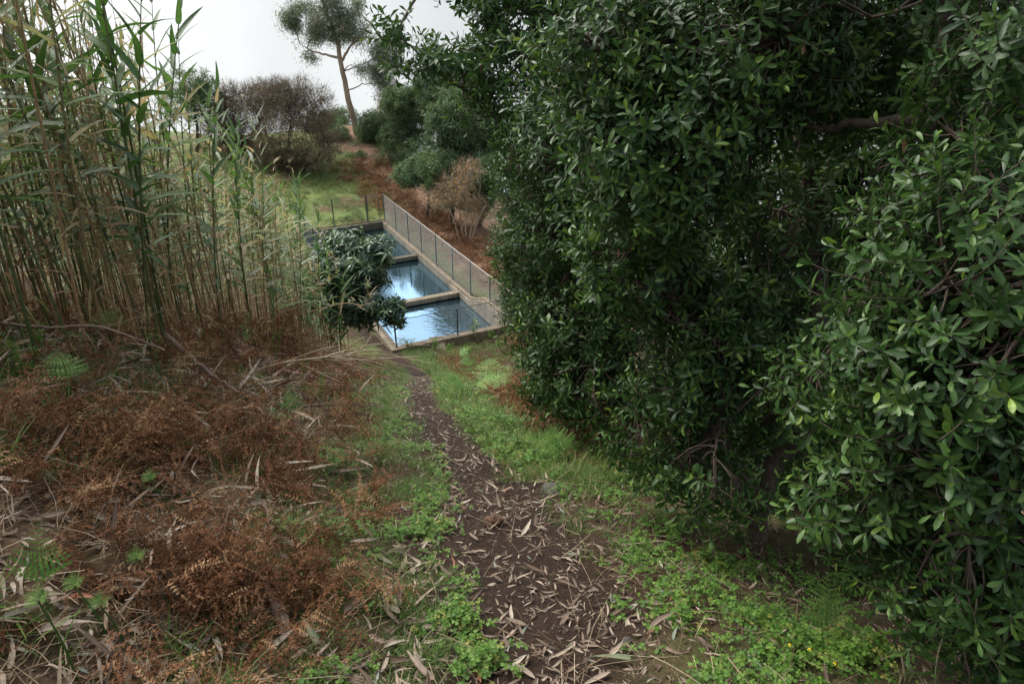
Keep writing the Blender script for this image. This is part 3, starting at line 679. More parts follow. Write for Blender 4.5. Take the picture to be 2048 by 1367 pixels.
def clear_cam(A):
    return np.linalg.norm(A - np.array([0, 0, CAMZ]), axis=1) > 1.45

# ------------------------------------------------------------------ the evergreen trees right of the path
GR = None
def ground_at(x, y): return np.array([x, y, float(H(x, y))])
b1 = ground_at(2.25, 2.3)
broadleaf('laurel_tree', 'nearest glossy evergreen tree filling the right edge beside the yellow-flowered clover', 'tree', b1,
          [[b1, b1 + (0.05, 0.1, 0.9), b1 + (0.15, 0.2, 2.2), b1 + (0.2, 0.5, 3.6)], [b1 + (-.1, .1, 0), b1 + (-0.25, 0.2, 0.8), b1 + (-0.4, 0.25, 1.5)]],
          [B(1930, 800, 1.95, .42, .42, .5), B(1990, 560, 2.1, .46, .4, .42), B(1800, 1010, 2.1, .30, .3, .26), B(2000, 1200, 1.75, .32, .3, .34), B(2080, 900, 2.2, .5, .5, .8),
           B(1720, 780, 2.5, .36, .3, .30), B(2100, 200, 2.6, .6, .5, .6, .6), (np.array([1.9, 1.7, 14.0]), np.array([1.5, 1.6, .55]), .15)], 2300, SPR_N, 101, M['laurel'], 14, 280, 0.5, keep=clear_cam, scale=0.70, r1=0.02, tr=(0.055, 0.025), tint=0.09,  # last crown blob is overhead and unseen, added to shade leaves and ground
          extra=[([at(2120, 330, 2.9), at(1990, 305, 2.95), at(1900, 290, 3.05), at(1845, 240, 3.1), at(1730, 245, 3.3), at(1620, 255, 3.5), at(1500, 235, 3.7)], 0.036, 0.010),
                 ([at(1850, 243, 3.1), at(1880, 160, 3.0), at(1890, 60, 3.0), at(1880, -40, 3.0)], 0.03, 0.015)])
b2 = gp(1515, 1085)
broadleaf('laurel_tree', 'dark evergreen tree whose bent brown trunk shows low behind the bluish drooping leaves', 'tree', b2,
          [[b2, at(1520, 1020, b2[1] + .05), at(1550, 930, b2[1] + 0.12), at(1600, 830, b2[1] + .25), at(1640, 600, b2[1] + .5), at(1600, 250, b2[1] + .7), at(1560, -60, b2[1] + .8)],
           [at(1520, 1020, b2[1] + .05), at(1440, 880, b2[1] + .2), at(1400, 640, b2[1] + .5), at(1330, 300, b2[1] + .7)]],
          [B(1330, 300, 3.6, .55, .5, .5), B(1480, 120, 3.7, .7, .5, .45), B(1250, 130, 3.9, .5, .5, .4), B(1280, 520, 4.0, .42, .4, .45), B(1460, 620, 4.0, .50, .4, .36), B(1370, 800, 3.9, .36, .3, .26),
           B(1380, 930, 3.5, .27, .25, .17), B(1290, 900, 3.9, .22, .25, .16), B(1420, 800, 3.6, .26, .2, .2), B(1440, 690, 3.7, .28, .2, .2), B(1560, 880, 3.7, .2, .2, .2, .8), B(1450, 985, 3.2, .20, .2, .13), B(1560, 430, 4.1, .45, .3, .4, .6), B(1750, 130, 3.9, .6, .4, .5, .7), B(1500, -350, 3.6, 1.3, 1.1, .5, .08), B(1900, -300, 3.2, 1.0, 1.0, .6, .25), B(1640, 740, 3.6, .26, .3, .3, .8)], 2600, SPR_N, 102, M['laurel'], 15, 330, 0.5, scale=0.80, r1=0.014, tr=(0.062, 0.03))  # the blobs above the view are added to shade the right-hand trees
b3 = gp(1215, 880)
broadleaf('laurel_tree', 'dense dark evergreen tree overhanging the fern and bright clover on the right', 'tree', b3 + (0.5, 0.3, 0),
          [[b3 + (0.5, 0.3, 0), b3 + (0.55, 0.4, 1.0), b3 + (0.45, 0.5, 2.5), b3 + (0.3, 0.5, 4.2)]],
          [B(1160, 690, 6.0, .62, .6, .55), B(1130, 500, 6.6, .62, .6, .7), B(1230, 480, 6.2, .7, .6, .9), B(1200, 780, 5.6, .52, .5, .34), B(1170, 280, 6.6, .75, .7, .8), B(1110, 780, 6.4, .35, .4, .3)],
          2000, SPR_M, 103, M['laurel'], 12, 260, 0.45, scale=0.82, r1=0.03, tr=(0.08, 0.04))
b4 = ground_at(1.6, 9.5)
broadleaf('laurel_tree', 'tall open evergreen tree reaching out over the tank, sky between its leaves', 'tree', b4,
          [[b4, b4 + (-.05, 0, 1.8), at(1235, 260, 8.6), at(1190, 150, 8.4), at(1130, 0, 8.2), at(1090, -120, 8.1)],
           [at(1235, 260, 8.6), at(1260, 120, 8.4), at(1265, -60, 8.3)]],
          [B(1060, 60, 8.0, .75, .7, .65), B(1010, -80, 8, .7, .7, .6), B(1180, 60, 8.2, .9, .7, .9), B(1000, 200, 7.8, .48, .5, .28), B(960, 130, 7.6, .30, .4, .28, .9), B(1120, 210, 8.2, .6, .6, .4), B(860, 130, 7.4, .42, .4, .09, 2.2), B(800, 70, 7.3, .16, .3, .14, 1.6), B(1050, 330, 8.0, .35, .4, .28)],
          950, SPR_M, 104, M['laurel'], 14, 130, 0.35, r1=0.017, tr=(0.085, 0.03), scale=1.0,
          extra=[([at(1245, 330, 8.6), at(1120, 250, 8.2), at(1000, 215, 7.8), at(900, 160, 7.5), at(800, 75, 7.3)], 0.032, 0.006)])
b5 = gp(1075, 690)
broadleaf('laurel_tree', 'small-leaved evergreen tree at the tank corner, above the rusty bracken', 'tree', b5 + (0.5, 0, 0),
          [[b5 + (0.5, 0, 0), b5 + (.5, 0.1, 2), b5 + (.4, 0.2, 5)]],
          [B(1060, 480, 16.5, 1.0, 1.1, 1.3), B(1080, 600, 16.0, .85, 1.0, 1.0), B(1040, 560, 17, .6, .7, .6), B(1080, 370, 16, 1.2, 1.1, 1.0), B(1030, 630, 17.5, .4, .5, .4), B(1110, 680, 14.0, .55, .6, .45)],
          1900, SPR_F, 105, M['laurel'], 10, 100, 0.3, r1=0.05, tr=(0.11, 0.06), scale=1.1)
b6 = ground_at(2.6, 12.5)
broadleaf('laurel_tree', 'shadowy evergreen tree deep behind the tall open one', 'tree', b6, [[b6, b6 + (.1, 0, 2), b6 + (0, 0.1, 5)]],
          [B(1220, 430, 12, 1.3, 1.2, 1.6), B(1300, 150, 12, 1.5, 1.3, 1.6), B(1180, 640, 11.0, .9, 1.0, .9), B(1140, 250, 12.5, .9, .9, .9)], 1900, SPR_F, 106, M['laurel'], 10, 100, 0.3, r1=0.05, tr=(0.11, 0.06), scale=1.15)
for i, (x, y, lab, bl, n) in enumerate((
        (2.9, 4.6, 'twiggy shaded evergreen tree deep in the thicket, brown stems and sky glints', [B(1620, 420, 5.2, .9, .7, 1.0), B(1800, 250, 5.0, .9, .7, .8), B(1450, 430, 5.6, .8, .6, .9), B(1420, 150, 5.6, .9, .6, .7), B(1600, 700, 5.0, .8, .6, .5), B(1560, 950, 4.7, .6, .5, .35), B(1500, 800, 5.6, .9, .6, .6), B(1700, 850, 5.0, .6, .6, .5, .7), B(1660, 1000, 4.6, .55, .5, .35, .8)], 1250),
        (3.3, 3.4, 'leaning shaded evergreen tree behind the dark crooked limb at upper right', [B(1900, 380, 4.2, .6, .6, .6, .6), B(1950, 60, 4.0, .9, .6, .6), B(1880, 850, 3.9, .5, .5, .5, .7), B(2080, 650, 3.9, .6, .6, 1.0, .6), B(1800, 1080, 3.4, .4, .4, .35, .7), B(1680, 1080, 3.4, .3, .3, .2, .7)], 520))):
    bb = ground_at(x, y)
    broadleaf('laurel_tree', lab, 'tree', bb, [[bb, bb + (.05, 0, 1.2), bb + (.1, .1, 2.6), bb + (0, .2, 4.6)], [bb + (-.3, .2, 0), bb + (-.4, .3, 1.4), bb + (-.2, .4, 4)], [bb + (.4, .3, 0), bb + (.45, .3, 2), bb + (.6, .4, 4.4)]],
              bl, n, SPR_M, 110 + i, M['laurel'], 12, 140, 0.2, r1=0.02, tr=(0.05, 0.022), shell=0.1)

for x, y, zc, rx, rz, n, sd, lab in ((3.3, 6.6, 8.3, 1.25, 2.3, 1500, 121, 'shaded evergreen tree behind the one with the bent trunk, seen between its branches'), (2.9, 9.2, 7.3, 1.2, 2.3, 1300, 122, 'shaded evergreen tree wholly enclosed by the right-hand trees, below the tall open one')):
    bb = ground_at(x, y); broadleaf('laurel_tree', lab, 'tree', bb, [[bb, bb + (.05, 0, 2), bb + (0, .1, 5)], [bb + (-.3, .1, 0), bb + (-.4, .2, 2), bb + (-.3, .1, 4.5)]], [(np.array([x, y, zc]), np.array([rx, 1.15, rz])), (np.array([x - .3, y - .2, zc - 1.6]), np.array([1.0, 1.0, .8]))], n, SPR_F, sd, M['laurel'], 12, 160, 0.3, r1=0.03, tr=(.08, .04), shell=.3)  # back trees added to close pale gaps and shade the hedge's inside
# ------------------------------------------------------------------ loquat beside the tank, saplings
def rosette(seed, nl=14, ll=0.235):
    return sprig(nl, 0.14, ll, seed, (0, .2, .45, .72, 1), 0.27, 0.75, 0.25, None)
LOQ = [rosette(300 + k) for k in range(4)]
bl = ground_at(-5.35, 19.8)
broadleaf('loquat_tree', 'dark loquat tree with long drooping ribbed leaves beside the tank', 'tree', bl,
          [[bl, at(660, 655, 19.6), at(690, 620, 19.4), at(710, 560, 19.3)], [at(660, 655, 19.6), at(720, 625, 19.0), at(750, 630, 18.6), at(780, 620, 18.3)]],
          [B(715, 545, 19.2, 1.05, .8, .75), B(690, 600, 19, .7, .7, .45), B(755, 500, 19.4, .6, .6, .4), B(770, 610, 18.4, .55, .4, .18, 1.4), B(650, 540, 19.5, .7, .7, .7), B(720, 630, 18.8, .7, .5, .3), B(790, 640, 18.2, .3, .3, .15), B(690, 490, 19.8, .8, .6, .4), B(650, 600, 19.2, .6, .5, .6)], 520, LOQ, 210, M['loquat'], 9, 40, 0.5, r1=0.04, tr=(0.06, 0.02), tint=0.12)
def sapling(label, u, v, h, n, seed, sc=1.0, base=None):
    b = gp(u, v) if base is None else base; r = np.random.default_rng(seed)
    root = thing('sapling', label, 'sapling', b); lean = r.normal(0, 0.12, 2) * h
    top = np.array([lean[0], lean[1], h]); g = G(); g.add(*tube1([(0, 0, -0.03), top * 0.5 + (0.02, 0, 0), top], 0.008, 0.004, 6)); obj('stem', g, M['twig'], root)
    lg = G(); A = np.array([top * t for t in np.linspace(0.45, 1, n)]) + r.normal(0, 0.06, (n, 3)) * h; A[-1] = top
    d = np.tile([0, 0, 1.0], (n, 1)) + r.normal(0, 0.45, (n, 3)); d[:, 2] = 1
    inst(lg, SPR_N[seed % 7][0], frames(d, r.uniform(0, 6, n)), A, np.full(n, sc), r.uniform(0.15, 0.4, n), 'add'); obj('foliage', lg, M['laurel'], root); return root
sapling('young pale-tipped evergreen sapling on the bank below the rusty bracken', 1045, 790, 0.75, 6, 31, 1.25)
sapling('tiny bright green sapling in front of the tank wall', 950, 688, 0.75, 4, 32, 1.5)
sapling('thin two-leaved sapling at the hedge foot near the tank corner', 1040, 735, 0.6, 3, 33, 1.1)

# ------------------------------------------------------------------ far hill: gum tree, withered trees, green thicket, yellow shrub
TUF_G = [tuft(22, 0.22, 0.17, 400 + k, -0.7, 0.35, LOW, 1.0) for k in range(4)]
TUF_T = [tuft(26, 0.24, 0.20, 410 + k, 0.6, 0.1, LOW, 0.42) for k in range(4)]
TUF_B = [tuft(12, 0.40, 0.035, 420 + k, 0.9, 0.05) for k in range(4)]
TUF_L = [tuft(3, 0.12, 0.5, 430 + k, 0.2, 0.2) for k in range(4)]
def far_tree(name, label, cat, base, trunks, blobs, n, tufts, mat, bark, seed, tr=(0.2, 0.08), r1=0.07, sc=1.0, M1=9, M2=70, twig_r=0.012, up=0.3, shell=0.3, tufts2=None, mat2=None, name2='leaves', group=None, sub=None, gap=0):
    r = np.random.default_rng(seed); base = np.asarray(base, float); root = thing(name, label, cat, base, group)
    A, d = fill(blobs, n, r, shell)
    if gap: k_ = fbm(A[:, 0] * gap + A[:, 1] * .37, A[:, 2] * gap + A[:, 1] * .61, 3) > .455; A, d = A[k_], d[k_]; n = len(A)
    tg = G(); pts = []
    for ti_, tp in enumerate(trunks):
        tp = np.asarray(tp, float); q_ = 1 if ti_ == 0 or sub is None else sub; V, F, C = tube1(tp, tr[0] * q_, tr[1] * q_ * (q_ < 1 and .6 or 1), 10, 24, True, 0.02, r); tg.add(V - base, F, C)
        dd = np.r_[0, np.cumsum(np.linalg.norm(np.diff(tp, axis=0), axis=1))]; ss = np.linspace(0.2, 1, 14) * dd[-1]
        pts.append(np.stack([np.interp(ss, dd, tp[:, i]) for i in range(3)], 1))
    obj('trunk', tg, bark, root)
    g, dirs = skeleton(np.concatenate(pts), A, r, M1, M2, r1, r1 * 0.4, twig_r); V, F, C = g.arrays(); obj('branches', (V - base, F, C), bark, root)
    dirs = unit_rows(dirs) + 0.4 * d + np.array([0, 0, up]) + r.normal(0, 0.2, A.shape); R = frames(dirs, r.uniform(0, 6.3, n)); S = r.uniform(0.7, 1.3, n) * sc
    for tf, mt, nm in ((tufts, mat, 'crown'), (tufts2, mat2, name2)):
        if tf is None: continue
        lg = G(); k = r.integers(0, len(tf), n); clump = (fbm(A[:, 0] * 0.9 + 5, A[:, 2] * 0.9 + A[:, 1] * .5) - 0.5) * 0.8; ti = r.normal(0, 0.10, n) + clump
        for q in range(len(tf)): s_ = k == q; inst(lg, tf[q], R[s_], A[s_] - base, S[s_], ti[s_], 'add')
        obj(nm, lg, mt, root)
    return root
Yg = 50.0
eb = gp(716, 272)
Yg = eb[1]
def BG(u, v, Y, rx, ry, rz, w=1.0): return B(u, v, Y, rx * 1.18, ry * 1.18, rz * 1.22, w)
far_tree('gum_tree', 'tall leaning gum tree with peeling pale trunk on the far ridge', 'tree', eb,
         [[eb + (0, 0, -0.3), at(708, 240, Yg), at(697, 200, Yg), at(690, 165, Yg), at(681, 120, Yg), at(676, 90, Yg), at(660, 45, Yg), at(645, 5, Yg), at(635, -40, Yg)],
          [at(682, 125, Yg), at(700, 95, Yg - .3), at(730, 60, Yg - .5), at(745, 40, Yg - .5)], [at(681, 118, Yg), at(655, 110, Yg), at(620, 100, Yg + .3), at(600, 88, Yg)]],
         [BG(612, 70, Yg, 1.1, 1.2, 1.0), BG(645, 30, Yg, 1.7, 1.4, 1.2), BG(590, 60, Yg, .7, 1, .7), BG(655, -20, Yg, 1.6, 1.4, 1.0), BG(705, 50, Yg, 1.3, 1.2, .9), BG(740, 95, Yg, 1.2, 1.2, 1.0), BG(735, 140, Yg, 1.0, 1, .6), BG(625, 115, Yg, .7, .8, .4), BG(755, 60, Yg, .9, 1, .8), BG(680, 75, Yg, .9, 1, .6), BG(600, 20, Yg, .9, .8, .5), BG(775, 110, Yg, 1.2, 1.0, 1.3), BG(765, 160, Yg, .9, .9, .8), BG(580, 40, Yg, .8, .8, .7), BG(640, 70, Yg, 1.0, 1.0, .8), BG(700, 10, Yg, 1.2, 1, .8)],
         2500, TUF_G, M['gum'], M['gum_bark'], 501, (0.25, 0.09), 0.06, 1.05, 16, 90, 0.012, -0.4, 0.15, sub=.42, gap=1.0)
def thicket(label, u, v, Y, blobs, n, seed, name='evergreen_tree', sc=1.0, bl=None):
    p = at(u, v, Y); b = np.array([p[0], p[1], float(H(p[0], p[1])) - 0.1]); top = np.mean([q[0] for q in blobs], axis=0)
    return far_tree(name, label, 'tree', b, [[b, b * 0.6 + top * 0.4 + (0.15, 0, 0), top]], blobs, n, TUF_T, M['thicket'], M['bark'], seed, (0.12, 0.05), 0.05, sc, 9, 60, 0.010, 0.5, 0.35)
Yr = 44
thicket('round dark green tree in the middle of the thicket beyond the tank', 830, 330, Yr * FK, [BF(830, 230, Yr, 1.9, 1.7, 1.7), BF(850, 300, Yr - 1.5, 1.6, 1.4, 1.0), BF(800, 280, Yr, 1.5, 1.4, 1.4), BF(790, 325, Yr - 1, 1.4, 1.2, .8), BF(840, 335, Yr - 2, 1.4, 1.2, .8)], 1100, 511)
thicket('lighter green tree at the left end of the thicket under the gum tree', 745, 330, 47 * FK, [BF(745, 265, 47, 1.2, 1.3, 1.5), BF(760, 310, 46, 1.3, 1.2, .8), BF(728, 300, 47, .8, .9, .7)], 800, 512)
thicket('dark green tree at the right end of the thicket behind the yellow shrub', 900, 380, 40, [B(905, 250, 40, 1.7, 1.5, 1.8), B(880, 330, 39, 1.4, 1.3, 1.0), B(940, 220, 41, 1.5, 1.4, 1.2)], 1000, 513)
thicket('small rounded green bush at the thicket foot above the brown bank', 850, 385, 40.5, [B(850, 340, 40.5, 1.4, 1.0, .9), B(820, 350, 42.5, 1.2, .9, .7), B(885, 370, 39.5, 1.0, .9, .8)], 620, 514, 'evergreen_bush')
thicket('blue-green tree standing behind the round dark one', 880, 240, 50, [B(890, 205, 50, 2.2, 1.5, 1.2), B(800, 200, 51, 1.6, 1.3, 1.0), B(860, 165, 51, 1.4, 1.2, 1.1), B(930, 160, 51, 1.8, 1.4, 1.3)], 1200, 515)
thicket('low dark bushes on the ridge between gum trunk and withered tree', 690, 260, 54 * FK, [BF(690, 235, 54, 1.3, 1.2, .8), BF(665, 240, 55, 1.2, 1.2, .7)], 220, 516, 'evergreen_bush')
thicket('small dark tree top showing above the reeds at upper left', 385, 260, 42 * FK, [BF(385, 175, 42, 1.5, 1.3, 1.3), BF(410, 200, 42, 1.2, 1.2, 1.2), BF(360, 210, 42, 1.4, 1.2, 1.2)], 330, 517)
for i, (lab, u, v, Y, blobs, n) in enumerate((
        ('large withered brown tree with forked dark trunk above the green slope', 610, 375, 41, [BF(590, 270, 41, 2.8, 2.0, 2.1), BF(630, 310, 40, 1.5, 1.2, 1.0), BF(600, 190, 42, 1.6, 1.4, 1.1), BF(545, 185, 43, 1.5, 1.4, 1.0), BF(580, 330, 41, 1.8, 1.4, 1.0), BF(620, 225, 42, 2.0, 1.8, 1.4), BF(660, 285, 41, 1.2, 1.2, .9), BF(560, 205, 42, 1.8, 1.6, 1.4), BF(540, 310, 41, 1.5, 1.2, 1.0)], 2500),
        ('withered brown tree rising behind the reed tops', 480, 330, 43, [BF(480, 245, 43, 2.4, 1.8, 2.2), BF(450, 280, 43, 2.0, 1.6, 2.0), BF(530, 200, 43, 1.7, 1.5, 1.2), BF(500, 310, 43, 1.6, 1.4, 1.4), BF(460, 200, 43, 1.6, 1.4, 1.2)], 2100))):
    Y = Y * FK; p = at(u, v, Y); b = np.array([p[0], p[1], float(H(p[0], p[1])) - .1]); 
    far_tree('withered_tree', lab, 'tree', b, [[b, b + (.1, 0, 1.0), at(u - 25, v - 70, Y), at(u - 30, v - 130, Y)], [b + (.05, 0, .4), at(u + 15, v - 50, Y), at(u + 40, v - 85, Y - .5)], [b + (0, 0, .5), at(u - 40, v - 50, Y), at(u - 80, v - 110, Y)]],
             blobs, n, TUF_B, M['brown_leaf'], M['twig'], 520 + i, (0.14, 0.05), 0.06, 1.1, 14, 120, 0.010, 0.7, 0.2, TUF_L, M['brown_leaf'], group=None)
thicket('dark bush right behind the yellow shrub', 960, 400, 39, [B(950, 390, 38.5, 1.5, .8, 1.2), B(910, 390, 39.5, 1.4, .8, 1.0), B(985, 350, 38, 1.2, .9, 1.2), B(930, 320, 40, 1.4, .9, 1.0)], 760, 518, 'evergreen_bush')
thicket('dark tree filling the gap between thicket and overhanging evergreen', 960, 330, 42, [B(970, 270, 42, 1.6, 1.5, 1.5), B(1000, 330, 41, 1.5, 1.4, 1.5)], 800, 520)
thicket('tall grey-green tree linking the pale bare shrub and the round dark tree', 800, 300, 48 * FK, [BF(800, 235, 48, 1.5, 1.4, 1.6), BF(770, 275, 47, 1.3, 1.2, 1.0), BF(850, 200, 49, 1.5, 1.3, 1.1)], 800, 523)
thicket('mid-green bush at the upper edge of the grass slope beside the withered tree', 670, 290, 47 * FK, [BF(672, 270, 47, 1.0, 1.0, .6), BF(640, 250, 49, 1.4, 1.2, .9)], 420, 521, 'evergreen_bush')
thicket('brownish-green scrub on the slope under the gum tree', 700, 330, 44 * FK, [BF(715, 318, 44, .8, .8, .45), BF(735, 345, 43, .8, .8, .45), BF(700, 300, 46, .9, .8, .45)], 330, 522, 'evergreen_bush')
p = at(778, 240, 57); b = np.array([p[0], p[1], float(H(p[0], p[1]))])
far_tree('bare_shrub', 'tall pale bare shrub between the gum tree and the dark thicket', 'shrub', b, [[b, at(775, 230, 57), at(780, 180, 57)]], [BF(780, 195, 49, 1.0, 1, 1.4), BF(765, 240, 49, .8, .8, .9)], 420, TUF_B, M['straw'], M['pale_twig'], 531, (0.06, 0.03), 0.03, 1.1, 10, 60, 0.009, 1.0, 0.1)
p = gp(930, 483)
far_tree('yellow_shrub', 'many-stemmed pale shrub with scattered yellow autumn leaves beside the fence', 'shrub', p,
         [[p + (dx, dy, -.05), p + (dx * 2.2, dy * 2, 1.1), p + (dx * 4, dy * 3, 2.3)] for dx, dy in ((-.25, 0), (-.1, .2), (0.05, -.1), (.2, .1), (.3, -.2))],
         [B(910, 385, p[1], 1.3, 1.1, 1.1), B(935, 340, p[1], .9, .9, .7), B(950, 420, p[1], .9, .9, .8), B(870, 400, p[1], .7, .8, .6)], 560, TUF_B, M['straw'], M['pale_twig'], 541, (0.05, 0.022), 0.026, 0.8, 18, 130, 0.008, 0.6, 0.1,
         [tuft(1 + k % 2, 0.15, 0.6, 440 + k, 0.2, 0.2) for k in range(4)], M['yellow_leaf'], 'leaves')

# ------------------------------------------------------------------ giant reeds
def cane(kind, seed):
    """stem and foliage of one reed, base at the origin, leaning a little"""
    r = np.random.default_rng(seed); h = r.uniform(3.3, 4.4) if kind != 'short' else r.uniform(1.5, 2.4)
    lean = r.normal(0, 0.05, 2); bow = r.normal(0, 0.07, 2)
    def ax(t): return np.array([(lean[0] * t + bow[0] * t * t) * h, (lean[1] * t + bow[1] * t * t) * h, h * t])
    k = 22; P = np.array([ax(t) for t in np.linspace(-0.01, 1, k)]); rad = np.interp(np.linspace(0, 1, k), [0, .7, 1], [0.0115, 0.008, 0.0025]) * r.uniform(0.8, 1.15)
    V, F, C = tubes(P[None], rad[None], 6); green = {'green': 0.12, 'mixed': 0.5, 'dry': 0.85, 'short': 0.15}[kind]
    C[:, 0] = np.clip(green + r.normal(0, 0.1) + np.where(kind == 'mixed', -0.25 * C[:, 2], 0), 0, 1)
    stem = (V, F, C); g = G(); az0 = r.uniform(0, 2 * PI)
    def leaf(pos, az, el, L, wd, tint, droop, twist=0.0):
        ts = (0, .08, .25, .45, .65, .85, 1); ws = (0.55, 1, 1, .85, .6, .3, 0)
        V, F, C = strip_leaf(1, wd, ts, ws, droop, 0.35, r.normal(0, 0.08), twist); C[:, 0] = tint
        Rm = rot_ypr(np.array([az]), np.array([el]), np.array([r.normal(0, 0.2)]))[0]
        g.add((V * L) @ Rm.T + pos, F, C)
    if kind in ('green', 'short', 'mixed'):
        n = {'green': 21, 'mixed': 15, 'short': 18}[kind]; t0 = {'green': 0.30, 'mixed': 0.42, 'short': 0.15}[kind]
        for i in range(n):
            t = t0 + (0.985 - t0) * (i / (n - 1)); az = az0 + (i % 2) * PI + r.normal(0, 0.45)
            el = math.radians(np.interp(i / n, [0, 0.7, 1], [22, 42, 72]) + r.normal(0, 8)); L = np.interp(i / n, [0, .5, 1], [0.42, 0.48, 0.30]) * r.uniform(0.75, 1.2)
            ti = np.clip(r.normal(0.30 if kind != 'mixed' else 0.45, 0.16), 0, 0.66)
            u_ = r.random()
            if u_ < (0.10 if kind != 'mixed' else 0.32): ti = r.uniform(0.74, 0.93)
            elif kind == 'mixed' and u_ < 0.52: ti = r.uniform(0.62, 0.71)
            leaf(ax(t), az, el, L * 1.15, 0.122, ti, np.interp(el, [0.2, 1.2], [0.45, 0.12]) * r.uniform(0.5, 1.5), r.normal(0, 0.5))
    nd = {'green': 7, 'mixed': 14, 'dry': 20, 'short': 5}[kind]
    for i in range(nd):        # withered blades hanging along the stem
        t = r.uniform(0.05, 0.95 if kind == 'dry' else 0.6); leaf(ax(t), r.uniform(0, 2 * PI), r.uniform(-1.2, 0.5), r.uniform(0.15, 0.38), r.uniform(0.05, 0.10), r.uniform(0.80, 1.0), r.uniform(0.2, 0.9), r.normal(0, 1.4))
    if kind in ('dry', 'mixed'):   # thin leafy side shoots near the top
        for i in range(7 if kind == 'dry' else 4):
            t = r.uniform(0.45, 0.98); a = r.uniform(0, 2 * PI); p0 = ax(t); L = r.uniform(0.2, 0.5); p1 = p0 + np.array([math.cos(a) * L * .45, math.sin(a) * L * .45, L])
            V, F, C = tubes(np.array([[p0, (p0 + p1) / 2 + (0, 0, -.02), p1]]), np.array([[.004, .003, .0015]]), 3); C[:, 0] = 0.85; g.add(V, F, C)
            for q in range(4): leaf(p0 + (p1 - p0) * r.uniform(0.3, 1), r.uniform(0, 2 * PI), r.uniform(0.3, 1.2), r.uniform(0.10, 0.22), 0.10, r.choice([0.5, 0.6, 0.8, 0.88, 0.9]), 0.2, r.normal(0, .6))
    return stem, g.arrays()
KINDS = {'green': 6, 'mixed': 5, 'dry': 6, 'short': 3}
REED = {}
RLAB = {'green': ('green leafy reed among the tall canes on the left bank', 'green leafy reeds on the left bank'),
        'mixed': ('tall yellowing reed with part-withered blades in the left thicket', 'yellowing reeds in the left thicket'),
        'dry': ('dry tan cane with withered hanging blades in the left thicket', 'dry tan canes in the left thicket'),
        'short': ('short young green reed at the thicket edge near the tank', 'short young reeds at the thicket edge')}
for kd, cnt in KINDS.items():
    REED[kd] = [(mesh('reed_stem', s_, M['cane']), mesh('reed_foliage', f_, M['reed_leaf']), s_, f_) for s_, f_ in (cane(kd, 600 + 37 * i + len(kd)) for i in range(cnt))]
REED_FIRST = {}
def put_reed(kd, i, x, y, sc, rz, tx, ty):
    key = (kd, i)
    if key not in REED_FIRST:
        root = thing('giant_reed', RLAB[kd][0], 'reed', (0, 0, 0), RLAB[kd][1]); link('stem', REED[kd][i][0], root); link('foliage', REED[kd][i][1], root); REED_FIRST[key] = root; o = root
    else: o = copy_tree(REED_FIRST[key])
    o.location = (x, y, float(H(x, y)) - 0.03); o.rotation_euler = (tx, ty, rz); o.scale = (sc, sc, sc); return o
def reed_edge(y): return np.interp(y, [2.5, 4, 6, 9, 13, 17, 19.5], [-2.9, -3.0, -3.25, -3.6, -4.2, -4.9, -5.2])
r = np.random.default_rng(77); NR = 0
ys = []
def reed_spot(ymin, ymax, dmax):
    y = r.uniform(ymin, ymax); x = reed_edge(y) - r.uniform(0, 1) ** 1.3 * dmax; return x, y
for n_, (y0, y1, dm), wts in ((76, (3.1, 6.5, 2.4), (.38, .30, .32, 0)), (84, (6.5, 10.5, 2.6), (.40, .36, .24, 0)), (105, (10, 17.5, 2.2), (.26, .50, .18, .06)), (18, (14, 19.5, 1.0), (.35, .2, .05, .4))):
    for _ in range(n_):
        x, y = reed_spot(y0, y1, dm); kd = r.choice(['green', 'mixed', 'dry', 'short'], p=wts)
        if y > 8 and kd != 'short': sc = r.uniform(0.70, 0.98)
        else: sc = r.uniform(0.82, 1.12)
        put_reed(kd, int(r.integers(KINDS[kd])), x, y, sc, r.uniform(0, 6.28), r.normal(0, .05), r.normal(0.03, .06))
for u, v_, Y in ((612, 470, 19.5), (630, 455, 20.5), (648, 470, 21), (622, 440, 21.5), (605, 430, 20), (640, 430, 22), (660, 500, 20.5), (596, 410, 19), (655, 450, 22.5), (618, 400, 22), (636, 480, 19), (668, 470, 21.5), (600, 450, 18), (645, 500, 18.6), (628, 500, 18.2), (585, 400, 18.5), (662, 530, 18.2), (675, 510, 19.2)):
    t_ = at(u, v_, Y); x = t_[0]; hg = t_[2] - float(H(x, Y)); kd = r.choice(['green', 'mixed', 'short'], p=(.25, .45, .3)); i = int(r.integers(KINDS[kd])); put_reed(kd, i, x, Y, np.clip(hg / (2.0 if kd == 'short' else 3.85), .5, 1.25), r.uniform(0, 6.28), r.normal(0, .04), r.normal(.02, .05))
# the rest of the thicket behind
gs, gf = G(), G()
for _ in range(270):
    y = r.uniform(3.5, 18); x = reed_edge(y) - 1.4 - r.uniform(0, 3.6); kd = r.choice(['green', 'mixed', 'dry'], p=(.42, .36, .22)); i = int(r.integers(KINDS[kd]))
    sc = r.uniform(0.75, 1.0) if y < 9 else r.uniform(0.7, 0.95); R = rot_ypr(np.array([r.uniform(0, 6.28)]), np.array([r.normal(0, .05)]), np.array([r.normal(0, .06)])); T = np.array([[x, y, float(H(x, y))]])
    for gg, tm in ((gs, REED[kd][i][2]), (gf, REED[kd][i][3])): inst(gg, tm, R, T, np.array([sc]))
tk = tag(bpy.data.objects.new('reed_thicket', None), 'dense mass of reeds at the back of the left bank', 'reeds', None, 'stuff'); COL.objects.link(tk)
obj('stems', gs, M['cane'], tk); obj('foliage', gf, M['reed_leaf'], tk)

